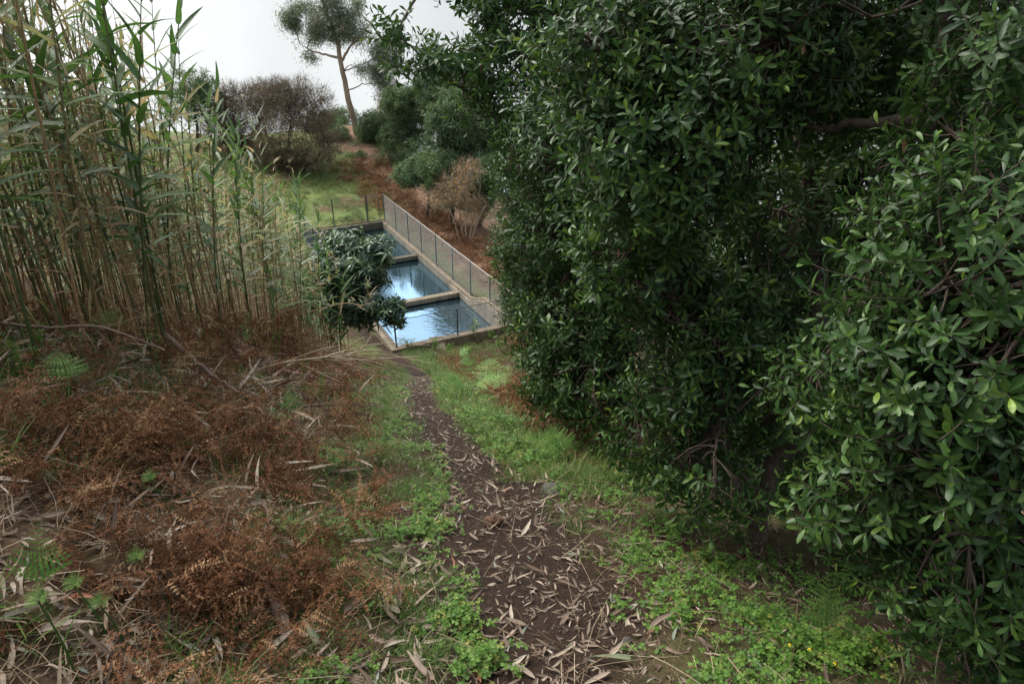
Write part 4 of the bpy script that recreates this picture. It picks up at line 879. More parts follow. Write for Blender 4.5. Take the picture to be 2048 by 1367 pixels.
# ------------------------------------------------------------------ undergrowth
def frond(seed, npin=13, L=1.0, W=0.42, green=False):
    """a bracken frond along +Y: rachis, pinnae in pairs, toothed with pinnules"""
    r = np.random.default_rng(seed); g = G(); st_ = G()
    def ax(t):
        if green: return np.array([0.03 * math.sin(2 * t), L * t, 0.10 * L * math.sin(PI * t) - 0.12 * t * t])
        return np.array([0.08 * L * math.sin(2.1 * t + seed), L * t, 0.10 * L * math.sin(PI * t * 1.2 + seed)])
    P = np.array([ax(t) for t in np.linspace(0, 1, 9)]); V, F, C = tubes(P[None], np.linspace(0.004, 0.0012, 9)[None] * L, 3); C[:, 0] = 0.75; st_.add(V, F, C)
    for i in range(npin):
        t = 0.16 + 0.82 * i / (npin - 1); wl = W * L * np.interp(i / (npin - 1), [0, .15, .5, 1], [.95, 1, .58, .06] if green else [.75, 1, .72, .10])
        for sg in (-1, 1):
            a = math.radians(68 + r.normal(0, 6 if green else 22)); dv = np.array([sg * math.sin(a), math.cos(a), (-0.12 if green else r.normal(-0.2, 0.45))]); dv = unit(dv)
            per = unit(np.cross([0, 0, 1], dv)); nrm = np.cross(dv, per); curl = 0 if green else r.uniform(0.2, 1.1)
            m = (6 if green else 9) if wl > 0.12 * L else (4 if green else 5); p0 = ax(t); tint = r.uniform(0.1, 0.9)
            for q in range(m):
                s0 = (q + 0.1) / m; s1 = (q + 0.95) / m
                drop = lambda s: nrm * (-0.5 * curl * wl * s * s) 
                c0 = p0 + dv * wl * s0 + drop(s0); c1 = p0 + dv * wl * (s1 if green else s0 + 0.6 / m) + drop(s1); pw = wl * (0.17 if green else 0.19) * (1 - 0.8 * s0) * (1 if green else r.uniform(0.3, 1.0))
                for sd in (-1, 1):
                    tip = (c0 + c1) / 2 + dv * wl * 0.06 + per * sd * pw + (0 if green else nrm * r.normal(0, 0.5) * pw)
                    g.add([c0, c1, tip], [(0, 1, 2)], (tint, 1, s0))
    return g.arrays(), st_.arrays()
FR_D = [frond(700 + k, 12, 1.0, 0.40) for k in range(6)]
FR_G = [frond(720 + k, 12, 1.0, 0.44, True) for k in range(4)]
def scatter(n, ymin, ymax, e0, e1, dens=None, p=1.3, seed=0):
    """ground points more numerous near the viewer's end of the path; dens(x, y, e) keeps a share of them"""
    r = np.random.default_rng(seed); q = r.random(n * 4); k = 1 - p
    y = (ymin ** k + q * (ymax ** k - ymin ** k)) ** (1 / k) if abs(k) > 1e-6 else ymin * (ymax / ymin) ** q
    e = r.uniform(0, 1, n * 4) * (e1 - e0) + e0; x = xpath(y) + e
    if dens is not None: s_ = r.random(n * 4) < dens(x, y, e); x, y = x[s_], y[s_]
    x, y = x[:n], y[:n]; return np.stack([x, y, H(x, y)], 1), r
def stuff(name, g, mat, label, cat): return tag(obj(name, g, mat), label, cat, None, 'stuff')
def bracken_dens(x, y, e): return sstep(0.36, 0.56, fbm(x * 1.5 + 3, y * 1.5 + 1)) * sstep(-0.65, -1.15, e) * (0.08 + 0.92 * sstep(1.75, 2.4, y)) * (1 - 0.62 * sstep(3.6, 4.6, y))
# rusty dead bracken carpeting the left bank
P_, r = scatter(2000, 1.0, 22, -4.6, -0.6, bracken_dens, 1.5, 81)
g = G(); n = len(P_); k = r.integers(0, 6, n)
R = rot_ypr(r.uniform(0, 6.28, n), r.normal(0.12, 0.35, n), r.normal(0, 0.6, n)); S = r.uniform(0.28, 0.6, n) * np.interp(P_[:, 1], [1, 3, 8], [0.6, 0.95, 1.3]); Z = r.uniform(0.0, 0.14, n)
for q in range(6):
    s_ = k == q; T = P_[s_] + np.stack([0 * Z[s_], 0 * Z[s_], Z[s_]], 1)
    inst(g, FR_D[q][0], R[s_], T, S[s_], r.normal(0, 0.2, s_.sum()), 'add'); inst(g, FR_D[q][1], R[s_], T, S[s_], r.normal(0, 0.15, s_.sum()), 'add')
stuff('dead_bracken', g, M['bracken'], 'rusty dead bracken carpeting the left bank', 'bracken')
def clump(label, u, v, n, rad, h, seed, sc=0.55, p=None):
    b = gp(u, v) if p is None else p; r = np.random.default_rng(seed); g, st_ = G(), G()
    d = r.normal(size=(n, 3)); d[:, 2] = np.abs(d[:, 2]); d = unit_rows(d); A = d * np.array([rad, rad, h]) * r.uniform(0.3, 1, (n, 1)); A[:, 2] -= 0.06
    A[:, 2] += H(b[0] + A[:, 0], b[1] + A[:, 1]) - b[2]
    R = rot_ypr(np.arctan2(-d[:, 0], d[:, 1]) + r.normal(0, .8, n), r.normal(-0.25, 0.5, n), r.normal(0, 0.5, n)); k = r.integers(0, 6, n); S = r.uniform(0.6, 1.2, n) * sc
    for q in range(6):
        s_ = k == q; inst(g, FR_D[q][0], R[s_], A[s_], S[s_], r.normal(0, .15, s_.sum()), 'add'); inst(st_, FR_D[q][1], R[s_], A[s_], S[s_])
    root = thing('bracken_clump', label, 'dead bracken', b); obj('fronds', g, M['bracken'], root); obj('stems', st_, M['straw'], root)
clump('rusty dead bracken mound standing out in the middle of the left bank', 500, 905, 70, 0.42, 0.36, 91, 0.5)
clump('reddish dead bracken clump hanging at the foot of the right hedge by the tank', 1070, 690, 110, 0.9, 1.1, 92, 0.9)
clump('small brown dead bracken tuft under the right hedge beside bright clover', 1215, 930, 40, 0.25, 0.30, 93, 0.42)
clump('dark rusty bracken heap at the left edge of the photo', 60, 930, 60, 0.42, 0.25, 94, 0.5)
clump('dead bracken standing between the reed stems near the fallen cane', 520, 690, 90, 0.9, 0.8, 95, 0.75)
# green ferns one by one
def fern(label, u, v, size, nf, seed, tilt=0.6, az=None, group=None):
    b = gp(u, v); r = np.random.default_rng(seed); root = thing('green_fern', label, 'fern', b, group)
    g, st_ = G(), G()
    for i in range(nf):
        a = (az if az is not None else r.uniform(0, 6.28)) + (i - (nf - 1) / 2) * (0.5 if az is not None else 2.1) + r.normal(0, .15); R = rot_ypr(np.array([a]), np.array([tilt + r.normal(0, .1)]), np.array([r.normal(0, .2)]))
        k = int(r.integers(4)); s_ = np.array([size * r.uniform(.85, 1.1)]); stalk = 0.35 * size
        top = np.array([0, 0, stalk]) + R[0][:, 1] * stalk * 0.2
        inst(g, FR_G[k][0], R, top[None], s_, r.normal(0.05, .1, 1), 'add'); inst(st_, FR_G[k][1], R, top[None], s_)
        st_.add(*tube1([(0, 0, -.03), top * 0.6, top], 0.0035, 0.003, 5))
    obj('fronds', g, M['fern'], root); obj('stalk', st_, M['fern'], root); return root
fern('upright pale green fern at the lower left corner among fallen leaves', 105, 1240, 0.26, 1, 1, 1.15, 0.1)
fern('two-fronded green fern rising from clover at lower right', 1635, 1310, 0.27, 2, 2, 1.1, 0.0)
fern('green fern arching over clover under the right hedge', 1140, 945, 0.42, 3, 3, 0.5, 0.9)
fern('green fern leaning over the path from the left grass', 700, 965, 0.36, 2, 4, 0.25, 1.3)
fern('small green fern beside the rusty bracken mound', 590, 860, 0.34, 3, 5, 0.6)
fern('pale green fern below the dark fallen branch on the left', 150, 810, 0.34, 3, 6, 0.3)
fern('green fern in shade among the reed feet at far left', 200, 700, 0.40, 2, 7, 0.4)
for i, (u, v) in enumerate(((930, 750), (955, 775), (975, 800), (940, 805), (985, 765), (915, 730))): fern('light green fern on the grassy right verge of the lower path', u, v, 0.62, 3, 20 + i, 0.45, None, 'light green ferns on the right verge')
def shoot(label, u0, v0, hgt, seed, group):
    b = gp(u0, v0); r = np.random.default_rng(seed); root = thing('fern_shoot', label, 'fern shoot', b, group); top = np.array([-hgt * r.uniform(.05, .3), 0.0, hgt]); g = G()
    g.add(*tube1([(0, 0, -.02), top * 0.5 + (0.01, 0, 0), top], 0.004, 0.0025, 6)); V, F, C = g.arrays(); C[:, 0] = 0.1; obj('stalk', (V, F, C), M['fern'], root)
    f_ = G(); a = np.array([1.2, -1.0, 0.2]); inst(f_, FR_G[seed % 4][0], rot_ypr(a, np.array([.5, .7, 1.0]), np.zeros(3)), np.array([top * .93, top * .97, top]), np.array([.07, .06, .06]), np.array([.2, .2, .2]), 'add'); obj('tip', f_, M['fern'], root)
for i, (u, v, h) in enumerate(((350, 1050, .26), (345, 1225, .27), (222, 1285, .24), (255, 1300, .20), (160, 1370, .34))): shoot('thin dark green fern shoot standing in the rusty bracken', u, v, h, 40 + i, 'fern shoots in the left bracken')

# grass
def blades(n, L, wd, seed):
    r = np.random.default_rng(seed); g = G()
    for i in range(n):
        V, F, C = strip_leaf(1, wd, (0, .3, .65, 1), (.8, 1, .7, 0), r.uniform(.1, .6), .2); C[:, 0] = r.uniform(0.1, .85) if r.random() > .12 else r.uniform(.88, 1)
        Rm = rot_ypr(np.array([r.uniform(0, 6.28)]), np.array([r.uniform(.5, 1.45)]), np.array([r.normal(0, .3)]))[0]; g.add((V * L * r.uniform(.5, 1.2)) @ Rm.T + np.array([*r.normal(0, .018, 2), -.005]), F, C)
    return g.arrays()
BL = [blades(10, .11, .035, 800 + k) for k in range(5)]
def verge(x, y, e):
    ae = np.abs(e); nz = fbm(x * 1.6 + 21, y * 1.6 + 4); nz2 = fbm(x * 5 + 2, y * 5 + 33)
    left = sstep(-0.20, -0.42, e) * (1 - sstep(-.85, -1.5, e)); right = sstep(0.30, 0.5, e) * (1 - sstep(1.2, 1.7, e))
    return np.clip((left * 1.0 + right * 1.0) * sstep(0.40, 0.56, nz * .6 + nz2 * .4), 0, 1)
P_, r = scatter(9500, 0.9, 26, -2.0, 1.9, lambda x, y, e: verge(x, y, e) * np.where(e > 0, sstep(3, 6, y) * .8 + .2, .6 + .4 * sstep(2, 5, y)), 1.35, 82); n = len(P_)
g = G(); k = r.integers(0, 5, n); R = rot_ypr(r.uniform(0, 6.28, n), r.normal(0, .15, n), r.normal(0, .15, n)); S = r.uniform(.5, 1.2, n) * np.interp(P_[:, 1], [1, 5, 15], [.75, 1.0, 1.7]); ti = (fbm(P_[:, 0] * 2, P_[:, 1] * 2) - .5) * .5
for q in range(5): s_ = k == q; inst(g, BL[q], R[s_], P_[s_], S[s_], ti[s_] + r.normal(0, .06, s_.sum()), 'add')
# thin grass and weeds elsewhere: the left bank, the tank surroundings, the far slope
P_, r = scatter(2700, 1.6, 20, -4.5, -1.0, lambda x, y, e: sstep(.46, .62, fbm(x * 1.3 + 50, y * 1.3)), 1.2, 83); n = len(P_); k = r.integers(0, 5, n); R = rot_ypr(r.uniform(0, 6.28, n), r.normal(0, .2, n), r.normal(0, .2, n)); S = r.uniform(.8, 1.9, n)
for q in range(5): s_ = k == q; inst(g, BL[q], R[s_], P_[s_], S[s_], r.normal(0, .15, s_.sum()), 'add')
P_, r = scatter(3000, 4.5, 24, .26, 1.35, lambda x, y, e: sstep(.34, .5, fbm(x * 1.4 + 9, y * 1.4 + 2)), 1.0, 96); n = len(P_); k = r.integers(0, 5, n); R = rot_ypr(r.uniform(0, 6.28, n), r.normal(0, .2, n), r.normal(0, .2, n)); S = r.uniform(.9, 2.0, n)
for q in range(5): s_ = k == q; inst(g, BL[q], R[s_], P_[s_], S[s_], r.normal(.16, .12, s_.sum()), 'add')
r = np.random.default_rng(97); s__ = r.uniform(-3.2, -.38, 1100); t__ = r.uniform(-1.2, 4.4, 1100); x = FC[0] + AX[0] * s__ + E2[0] * t__; y = FC[1] + AX[1] * s__ + E2[1] * t__; P_ = np.stack([x, y, H(x, y)], 1); k = r.integers(0, 5, 1100); R = rot_ypr(r.uniform(0, 6.28, 1100), r.normal(0, .2, 1100), r.normal(0, .2, 1100))
for q in range(5): s_ = k == q; inst(g, BL[q], R[s_], P_[s_], r.uniform(1.2, 2.6, s_.sum()), r.normal(.08, .14, s_.sum()), 'add')
stuff('grass', g, M['grass'], 'short green grass along both verges of the path and on the bank', 'grass')
r = np.random.default_rng(84); g = G(); n = 9000; s_ = np.concatenate([r.uniform(16.9, 28, 6500), r.uniform(-2.0, 17, 2500)]); t_ = np.concatenate([r.uniform(-1.6, 9, 6500), np.where(r.random(2500) < .85, r.uniform(-1.7, -.36, 2500), r.uniform(5.0, 8.5, 2500))])
x = FC[0] + AX[0] * s_ + E2[0] * t_; y = FC[1] + AX[1] * s_ + E2[1] * t_; keep = (fbm(x * .8, y * .8 + 9) > .42); x, y = x[keep], y[keep]; n = len(x); P_ = np.stack([x, y, H(x, y)], 1); k = r.integers(0, 5, n)
R = rot_ypr(r.uniform(0, 6.28, n), r.normal(0, .15, n), r.normal(0, .15, n)); ti = (fbm(x * .7 + 5, y * .7) - .5) * 1.0 + .05; ss_, tt_ = st(x, y); ti = ti + .5 * (ss_ < 16.9) * (tt_ < 0)
for q in range(5): m_ = k == q; inst(g, BL[q], R[m_], P_[m_], r.uniform(1.4, 3.2, m_.sum()), ti[m_] + r.normal(0, .08, m_.sum()), 'add')
stuff('meadow_grass', g, M['grass'], 'patchy green and straw grass round the tank and on the far slope', 'grass')
P_, r = scatter(420, 5.5, 23, 1.1, 2.0, lambda x, y, e: sstep(.42, .56, fbm(x * 1.2 + 9, y * .7)), 1.0, 95); n = len(P_); g = G(); k = r.integers(0, 6, n); R = rot_ypr(r.uniform(0, 6.28, n), r.normal(.3, .4, n), r.normal(0, .6, n)); P_[:, 2] += r.uniform(0, .25, n)
for q in range(6): s_ = k == q; inst(g, FR_D[q][0], R[s_], P_[s_], r.uniform(.4, .75, s_.sum()), r.normal(.1, .2, s_.sum()), 'add')
stuff('hedge_bracken', g, M['bracken'], 'rusty dead bracken along the foot of the right hedge', 'bracken')
# rusty bracken on the far right bank
r = np.random.default_rng(85); g = G(); n = 1500; s_ = r.uniform(-3, 27, n); t_ = -r.uniform(.9, 3.6, n) + np.where(s_ > 17, r.uniform(0, 1.5, n), 0); x = FC[0] + AX[0] * s_ + E2[0] * t_; y = FC[1] + AX[1] * s_ + E2[1] * t_
P_ = np.stack([x, y, H(x, y) + r.uniform(0, .15, n)], 1); k = r.integers(0, 6, n); R = rot_ypr(r.uniform(0, 6.28, n), r.normal(.15, .4, n), r.normal(0, .5, n))
for q in range(6): m_ = k == q; inst(g, FR_D[q][0], R[m_], P_[m_], r.uniform(.6, 1.1, m_.sum()), r.normal(.1, .2, m_.sum()), 'add')
stuff('bank_bracken', g, M['bracken'], 'rusty bracken covering the bank behind the right fence', 'bracken')

# clover
def clover(seed):
    r = np.random.default_rng(seed); g = G()
    for q in range(r.integers(2, 5)):
        base = np.array([*r.normal(0, .024, 2), 0]); hh = r.uniform(.015, .060); top = base + np.array([*r.normal(0, .012, 2), hh]); V, F, C = tubes(np.array([[base, top]]), np.array([[.0007, .0006]]), 3); C[:, 0] = .5; g.add(V, F, C); a0 = r.uniform(0, 6.28); ti = r.uniform(.1, .95); tl = r.normal(0, .25, 2)
        for i in range(3):
            a = a0 + i * 2.094; d = np.array([math.cos(a), math.sin(a), -.15 + tl[0] * math.cos(a) + tl[1] * math.sin(a)]); pr = np.array([-math.sin(a), math.cos(a), 0]); L = r.uniform(.008, .0165)
            pts = [top, top + d * L * .6 + pr * L * .5, top + d * L * 1.12 + pr * L * .38, top + d * L * .9 - np.array([0, 0, .08 * L]), top + d * L * 1.12 - pr * L * .38, top + d * L * .6 - pr * L * .5]
            pts[3] = pts[3] - np.array([0, 0, .12 * L]); g.add(pts, [(0, 5, 3), (5, 4, 3), (0, 3, 1), (1, 3, 2)], [(ti, 0, 0), (ti, 1, .5), (ti, 1, 1), (ti, 0, 1), (ti, 1, 1), (ti, 1, .5)])
    return g.arrays()
CLV = [clover(850 + k) for k in range(8)]
def clover_dens(x, y, e):
    nz = fbm(x * 2.3 + 71, y * 2.3 + 13); nz2 = fbm(x * 7 + 9, y * 7 + 3); m = nz * .55 + nz2 * .45
    right = sstep(0.35, 0.7, e) * sstep(.45, .62, m); left = sstep(-.12, -.3, e) * (1 - sstep(-.7, -1.2, e)) * sstep(.45, .57, m); return np.clip(right + left, 0, 1)
P_, r = scatter(4300, 0.85, 13, -1.3, 2.2, clover_dens, 1.5, 86); n = len(P_); g = G(); k = r.integers(0, 8, n); R = rot_ypr(r.uniform(0, 6.28, n), r.normal(0, .15, n), r.normal(0, .15, n)); S = r.uniform(.7, 1.35, n) * np.interp(P_[:, 1], [1, 4, 10], [1.0, 1.15, 1.7]); ti = (fbm(P_[:, 0] * 3, P_[:, 1] * 3) - .5) * .4
for q in range(8): s_ = k == q; inst(g, CLV[q], R[s_], P_[s_], S[s_], ti[s_], 'add')
P_, r = scatter(1500, 5.0, 23, .28, 1.3, lambda x, y, e: sstep(.40, .55, fbm(x * 1.4 + 90, y * 1.4 + 2)), 1.0, 98); n = len(P_); k = r.integers(0, 8, n); R = rot_ypr(r.uniform(0, 6.28, n), r.normal(0, .15, n), r.normal(0, .15, n)); S = r.uniform(1.4, 2.5, n)
for q in range(8): s_ = k == q; inst(g, CLV[q], R[s_], P_[s_], S[s_], r.normal(.05, .13, s_.sum()), 'add')
stuff('clover', g, M['clover'], 'bright green three-leaved clover beside the path', 'clover')
def clover_clump(label, u, v, n, rad, hgt, seed):
    b = gp(u, v); r = np.random.default_rng(seed); g = G(); d = r.normal(0, rad * .5, (n, 2)); A = np.stack([d[:, 0], d[:, 1], 0 * d[:, 0]], 1); A[:, 2] = H(b[0] + d[:, 0], b[1] + d[:, 1]) - b[2] + hgt * np.exp(-(d ** 2).sum(1) / (rad * .6) ** 2) * r.uniform(.4, 1, n)
    k = r.integers(0, 8, n); R = rot_ypr(r.uniform(0, 6.28, n), r.normal(0, .2, n), r.normal(0, .2, n))
    for q in range(8): s_ = k == q; inst(g, CLV[q], R[s_], A[s_], r.uniform(.9, 1.4, s_.sum()), r.normal(.1, .1, s_.sum()), 'add')
    tag(obj('clover_clump', g, M['clover']), label, 'clover clump', None, 'stuff').location = b
clover_clump('raised bright clover clump on the left of the bare path', 915, 1250, 70, .10, .05, 1)
clover_clump('leafy clover clump at the bottom of the path', 960, 1330, 60, .11, .04, 2)
clover_clump('lush clover clump around the two-fronded fern at lower right', 1660, 1320, 210, .20, .05, 3)
clover_clump('bright clover clump below the bent tree trunk', 1440, 1150, 95, .13, .04, 4)
clover_clump('clover clump on the grassy strip left of the brown stone', 860, 1065, 70, .14, .03, 5)
clover_clump('bright clover clump between the path and the arching fern', 1130, 935, 220, .32, .06, 6)
clover_clump('round green herb clump on the verge where the path narrows', 990, 850, 160, .28, .09, 7)
# yellow clover flowers
for i, (u, v) in enumerate(((1565, 1320), (1605, 1325), (1655, 1352))):
    b = gp(u, v); root = thing('clover_flower', 'closed yellow flower standing in the clover at lower right', 'flower', b, 'yellow clover flowers'); g = G(); g.add(*tube1([(0, 0, 0), (.004, .002, .07), (.01, -.01, .09)], .0012, .001, 5)); V, F, C = g.arrays(); C[:, 0] = .6; obj('stalk', (V, F, C), M['clover'], root)
    g = G(); inst(g, strip_leaf(.014, .5, (0, .5, 1), (.3, 1, .5), .1, .5), rot_ypr(np.arange(5) * 1.256, np.full(5, -.9), np.zeros(5)), np.tile([.01, -.01, .09], (5, 1)), np.ones(5), np.full(5, .5)); obj('petals', g, M['flower'], root)

# fallen gum leaves: the largest one by one, the rest as litter
def gum_leaf(seed):
    r = np.random.default_rng(seed); return strip_leaf(1.0, r.uniform(.13, .24), (0, .08, .25, .5, .75, .9, 1), (.12, .5, .95, 1, .68, .32, 0), r.normal(0, .15), r.uniform(.1, .8), r.uniform(-.55, .55), r.normal(0, .9), 0)
GL = [gum_leaf(900 + k) for k in range(12)]
def litter_dens(x, y, e): return (.25 + .75 * sstep(.38, .6, fbm(x * 3.3, y * 3.3 + 60))) * np.clip(.55 * sstep(-.9, -1.5, e) * (1 - sstep(1.8, 2.6, y)), 0, 1) + np.clip(.25 + .75 * (1 - sstep(.2, 1.0, np.abs(e))) * .6 + .5 * sstep(.45, .6, fbm(x * 2 + 31, y * 2 + 77)), 0, 1) * (1 - sstep(1.0, 1.5, e) * .1)
P_, r = scatter(17500, 0.85, 17, -2.6, 2.9, litter_dens, 1.22, 87); n = len(P_); g = G(); k = r.integers(0, 12, n); R = rot_ypr(r.uniform(0, 6.28, n), r.normal(0, .18, n), r.normal(0, .35, n)); S = (.015 + .085 * r.beta(1.2, 2.4, n)) * np.interp(P_[:, 1], [2, 6], [1, 1.25]); ti = np.where(r.random(n) < .93, .84 * r.beta(1.4, 1.5, n), r.uniform(.84, 1, n)); P_[:, 2] += r.uniform(-.004, .016, n)
for q in range(12): s_ = k == q; inst(g, GL[q], R[s_], P_[s_], S[s_], ti[s_])
stuff('leaf_litter', g, M['litter'], 'small dry leaves littering the path and its edges', 'leaf litter')
GLT = {}
TINTS = {'tan': (.66, 'pale tan curled dry leaf lying on the path'), 'brown': (.36, 'brown curled dry leaf lying on the path'), 'grey': (.90, 'grey-green fallen leaf lying on the path'), 'red': (1.0, 'reddish fallen leaf lying on the path'), 'cream': (.79, 'cream-coloured dry leaf lying among the litter')}
for tn, (tv, lb) in TINTS.items():
    for q in range(12): V, F, C = GL[q]; C = C.copy(); C[:, 0] = tv; GLT[tn, q] = mesh('fallen_leaf', (V, F, C), M['litter'])
P_, r = scatter(285, 0.95, 5.0, -2.2, 1.5, lambda x, y, e: np.where(np.abs(e + .15) < .6, 1.0, .62), 1.35, 88)
for i, p in enumerate(P_):
    tn = r.choice(list(TINTS), p=(.30, .46, .08, .05, .11)); o = link('fallen_leaf', GLT[tn, int(r.integers(12))]); tag(o, TINTS[tn][1], 'fallen leaf', tn + ' leaves fallen on the path')
    o.location = p + (0, 0, r.uniform(.008, .022)); o.rotation_euler = (r.normal(0, .15), r.normal(0, .25), r.uniform(0, 6.28)); s_ = r.uniform(.06, .135); o.scale = (s_, s_, s_)
# broad reed blades lying on the left bank
for i, (u, v, a, L, lb) in enumerate(((150, 1055, 1.0, .12, 'short pale dry blade lying on the left bracken'), (345, 1115, .6, .16, 'pale strap-shaped dry leaf in the left bracken'), (625, 1200, .2, .16, 'cream dry leaf standing at the left path edge'), (690, 1235, -.45, .20, 'brown curled bark strip lying at the left path edge'), (230, 1305, 1.4, .17, 'tan dry blade near the lower left fern'), (330, 1275, .5, .2, 'curled grey-brown bark strip at lower left'), (655, 1320, .9, .18, 'olive dry leaf at the bottom edge left of the path'), (575, 1290, .3, .3, 'long brown bark strip at the bottom left of the path'), (1260, 1330, 1.45, .17, 'olive curved leaf at the bottom edge right of the path'))):
    b = gp(u, v); me = mesh('dry_blade', (lambda t: (t[0], t[1], np.concatenate([np.full((len(t[2]), 1), [.7, .72, .8, .33, .62, .4, .95, .25, .95][i]), t[2][:, 1:]], 1)))(strip_leaf(L, .17, (0, .1, .3, .55, .8, 1), (.5, .9, 1, .9, .6, .1), r.normal(0, .2), .5, r.normal(0, .3), r.normal(0, .8))), M['litter'])
    o = tag(link('dry_blade', me), lb, 'dry leaf'); o.location = b + (0, 0, .03); o.rotation_euler = (r.normal(0.1, .15), r.normal(0, .2), a)
# broad bark strips and blades in the left foreground
BS_ = [strip_leaf(1, .17, (0, .1, .3, .55, .8, 1), (.4, .9, 1, .85, .5, .1), .05, .45, .25 * k - .5, .45 * k - 1) for k in range(6)]
P_, r = scatter(1150, 0.75, 3.6, -2.6, -.35, lambda x, y, e: (1 - sstep(1.9, 3.2, y)) * .85 + .15, 1.2, 94); n = len(P_); k = r.integers(0, 6, n); R = rot_ypr(r.uniform(0, 6.28, n), r.normal(.05, .22, n), r.normal(0, .4, n)); P_[:, 2] += r.uniform(.005, .035, n); g = G()
for q in range(6): s_ = k == q; inst(g, BS_[q], R[s_], P_[s_], r.uniform(.05, .17, s_.sum()), r.uniform(.02, .78, s_.sum()))
stuff('bark_litter', g, M['litter'], 'grey-brown bark strips and broad dry leaves in the left foreground', 'bark litter')
# thatch of fallen reed blades at the reeds' feet
TH_ = [strip_leaf(1, .09, (0, .2, .5, .8, 1), (.6, 1, .9, .5, 0), .1, .3, .1 * k - .2, .5 * k - 1) for k in range(5)]
P_, r = scatter(2600, 1.2, 19, -4.6, -.9, lambda x, y, e: (.25 + .75 * sstep(3.2, 4.5, y)) * sstep(-.8, -1.6, e), 1.3, 93); n = len(P_); k = r.integers(0, 5, n); R = rot_ypr(r.uniform(0, 6.28, n), r.normal(.1, .35, n), r.normal(0, .5, n)); P_[:, 2] += r.uniform(.01, .12, n); g = G()
for q in range(5): s_ = k == q; inst(g, TH_[q], R[s_], P_[s_], r.uniform(.12, .42, s_.sum()) * np.interp(P_[s_][:, 1], [1, 4, 8], [.35, .7, 1]), r.uniform(.05, .80, s_.sum()))
stuff('reed_litter', g, M['litter'], 'withered reed blades strewn at the foot of the reeds', 'reed litter')
# straw and twigs on the ground
P_, r = scatter(9500, 0.9, 20, -4.5, 1.6, lambda x, y, e: .2 + .8 * sstep(-.4, -1.2, e), 1.5, 89); n = len(P_); a = r.uniform(0, 6.28, n); L = r.uniform(.06, .32, n) * np.interp(P_[:, 1], [1, 8], [.8, 1.6]); d = np.stack([np.cos(a) * L, np.sin(a) * L, r.normal(.10, .30, n) * L], 1); P_[:, 2] += r.uniform(.01, .07, n)
V, F, C = tubes(bez(P_ - d / 2, P_ + r.normal(0, .12, (n, 3)) * L[:, None], P_ + d / 2, 4), np.tile(np.array([.0016, .0015, .0013, .0008]), (n, 1)) * r.uniform(.6, 1.5, (n, 1)), 3); C[:, 0] = np.repeat(r.uniform(0, 1, n), 12); stuff('straw_litter', (V, F, C), M['straw'], 'thin dry straws and twigs strewn over the bank', 'straw')
P_, r = scatter(4200, 0.9, 12, -.7, .7, None, 1.6, 90); n = len(P_); g = G(); t_ = (np.array([(1, 0, 0), (-1, .1, 0), (0, 1, .1), (.1, -1, 0), (0, 0, 1), (0, .1, -1)], float) * (1, .8, .6), np.array([(0, 2, 4), (2, 1, 4), (1, 3, 4), (3, 0, 4), (2, 0, 5), (1, 2, 5), (3, 1, 5), (0, 3, 5)]), np.zeros((6, 3)))
inst(g, t_, rot_ypr(r.uniform(0, 6, n), r.normal(0, .6, n), r.normal(0, .6, n)), P_, r.uniform(.002, .009, n)); stuff('soil_crumbs', g, M['stone'], 'crumbs of dark soil on the bare path', 'soil')

# stones
def stone(label, u, v, sx, sy, sz, seed, mat):
    b = gp(u, v); bmv = bpy.data.meshes.new('stone'); import bmesh
    bm = bmesh.new(); bmesh.ops.create_icosphere(bm, subdivisions=4, radius=1.0)
    for q in bm.verts:
        c = q.co.copy(); f = 1 + .28 * mnoise.noise(c * 1.3 + Vector((seed, 0, 0))) + .10 * mnoise.noise(c * 4 + Vector((0, seed, 0))); q.co = Vector((c.x * sx * f, c.y * sy * f, c.z * sz * f))
    bm.to_mesh(bmv); bm.free(); bmv.materials.append(mat); bmv.polygons.foreach_set('use_smooth', [True] * len(bmv.polygons)); o = tag(link('stone', bmv), label, 'stone'); o.location = b + (0, 0, sz * .45); o.rotation_euler = (.2, .1, seed); return o
stone('brown angular stone in the middle of the path', 985, 1050, .062, .05, .045, 3.3, M['stone'])
stone('flat grey stone half buried in clover right of the path', 1105, 985, .09, .07, .03, 5.1, M['grey_stone'])
stone('small dark pebble at the path edge under the clover', 1255, 1285, .02, .02, .015, 7.7, M['grey_stone'])

# fallen branches
def fallen(label, pts, r0, r1, mat, name='fallen_branch', twigs=0, seed=0, cat='branch'):
    pts = [np.asarray(p, float) for p in pts]; b = pts[0]; root = thing(name, label, cat, b); r = np.random.default_rng(seed); g = G(); V, F, C = tube1(pts, r0, r1, 7, 26, True, r0 * .25, r); g.add(V - b, F, C); V_ = V
    obj('limb', g, mat, root)
    if twigs:
        g = G(); pp = np.array(pts)
        for i in range(twigs):
            t = r.uniform(.25, .95) * (len(pp) - 1); k = int(t); q = pp[k] + (pp[min(k + 1, len(pp) - 1)] - pp[k]) * (t - k); d = unit(pp[-1] - pp[0]) + r.normal(0, .5, 3); L = r.uniform(.1, .3) * np.linalg.norm(pp[-1] - pp[0]); V, F, C = tube1([q, q + d * L * .5 + r.normal(0, .02, 3), q + d * L], r1 * .7, r1 * .2, 4, 6); g.add(V - b, F, C)
        obj('twigs', g, mat, root)
    return root
def up(u, v, dz): p = gp(u, v); return p + np.array([0, 0, dz])
fallen('dark dead branch lying across the reed feet at left', [at(-30, 642, 4.4), at(100, 655, 4.3), at(190, 652, 4.2), at(250, 668, 4.1), at(330, 700, 4.1)], .012, .006, M['branch'], twigs=5, seed=1)
fallen('thick brown dead branch leaning down the bank below the reeds', [at(330, 668, 5.0), at(400, 730, 4.9), at(440, 762, 4.8), at(490, 790, 4.7)], .022, .012, M['branch'], seed=2)
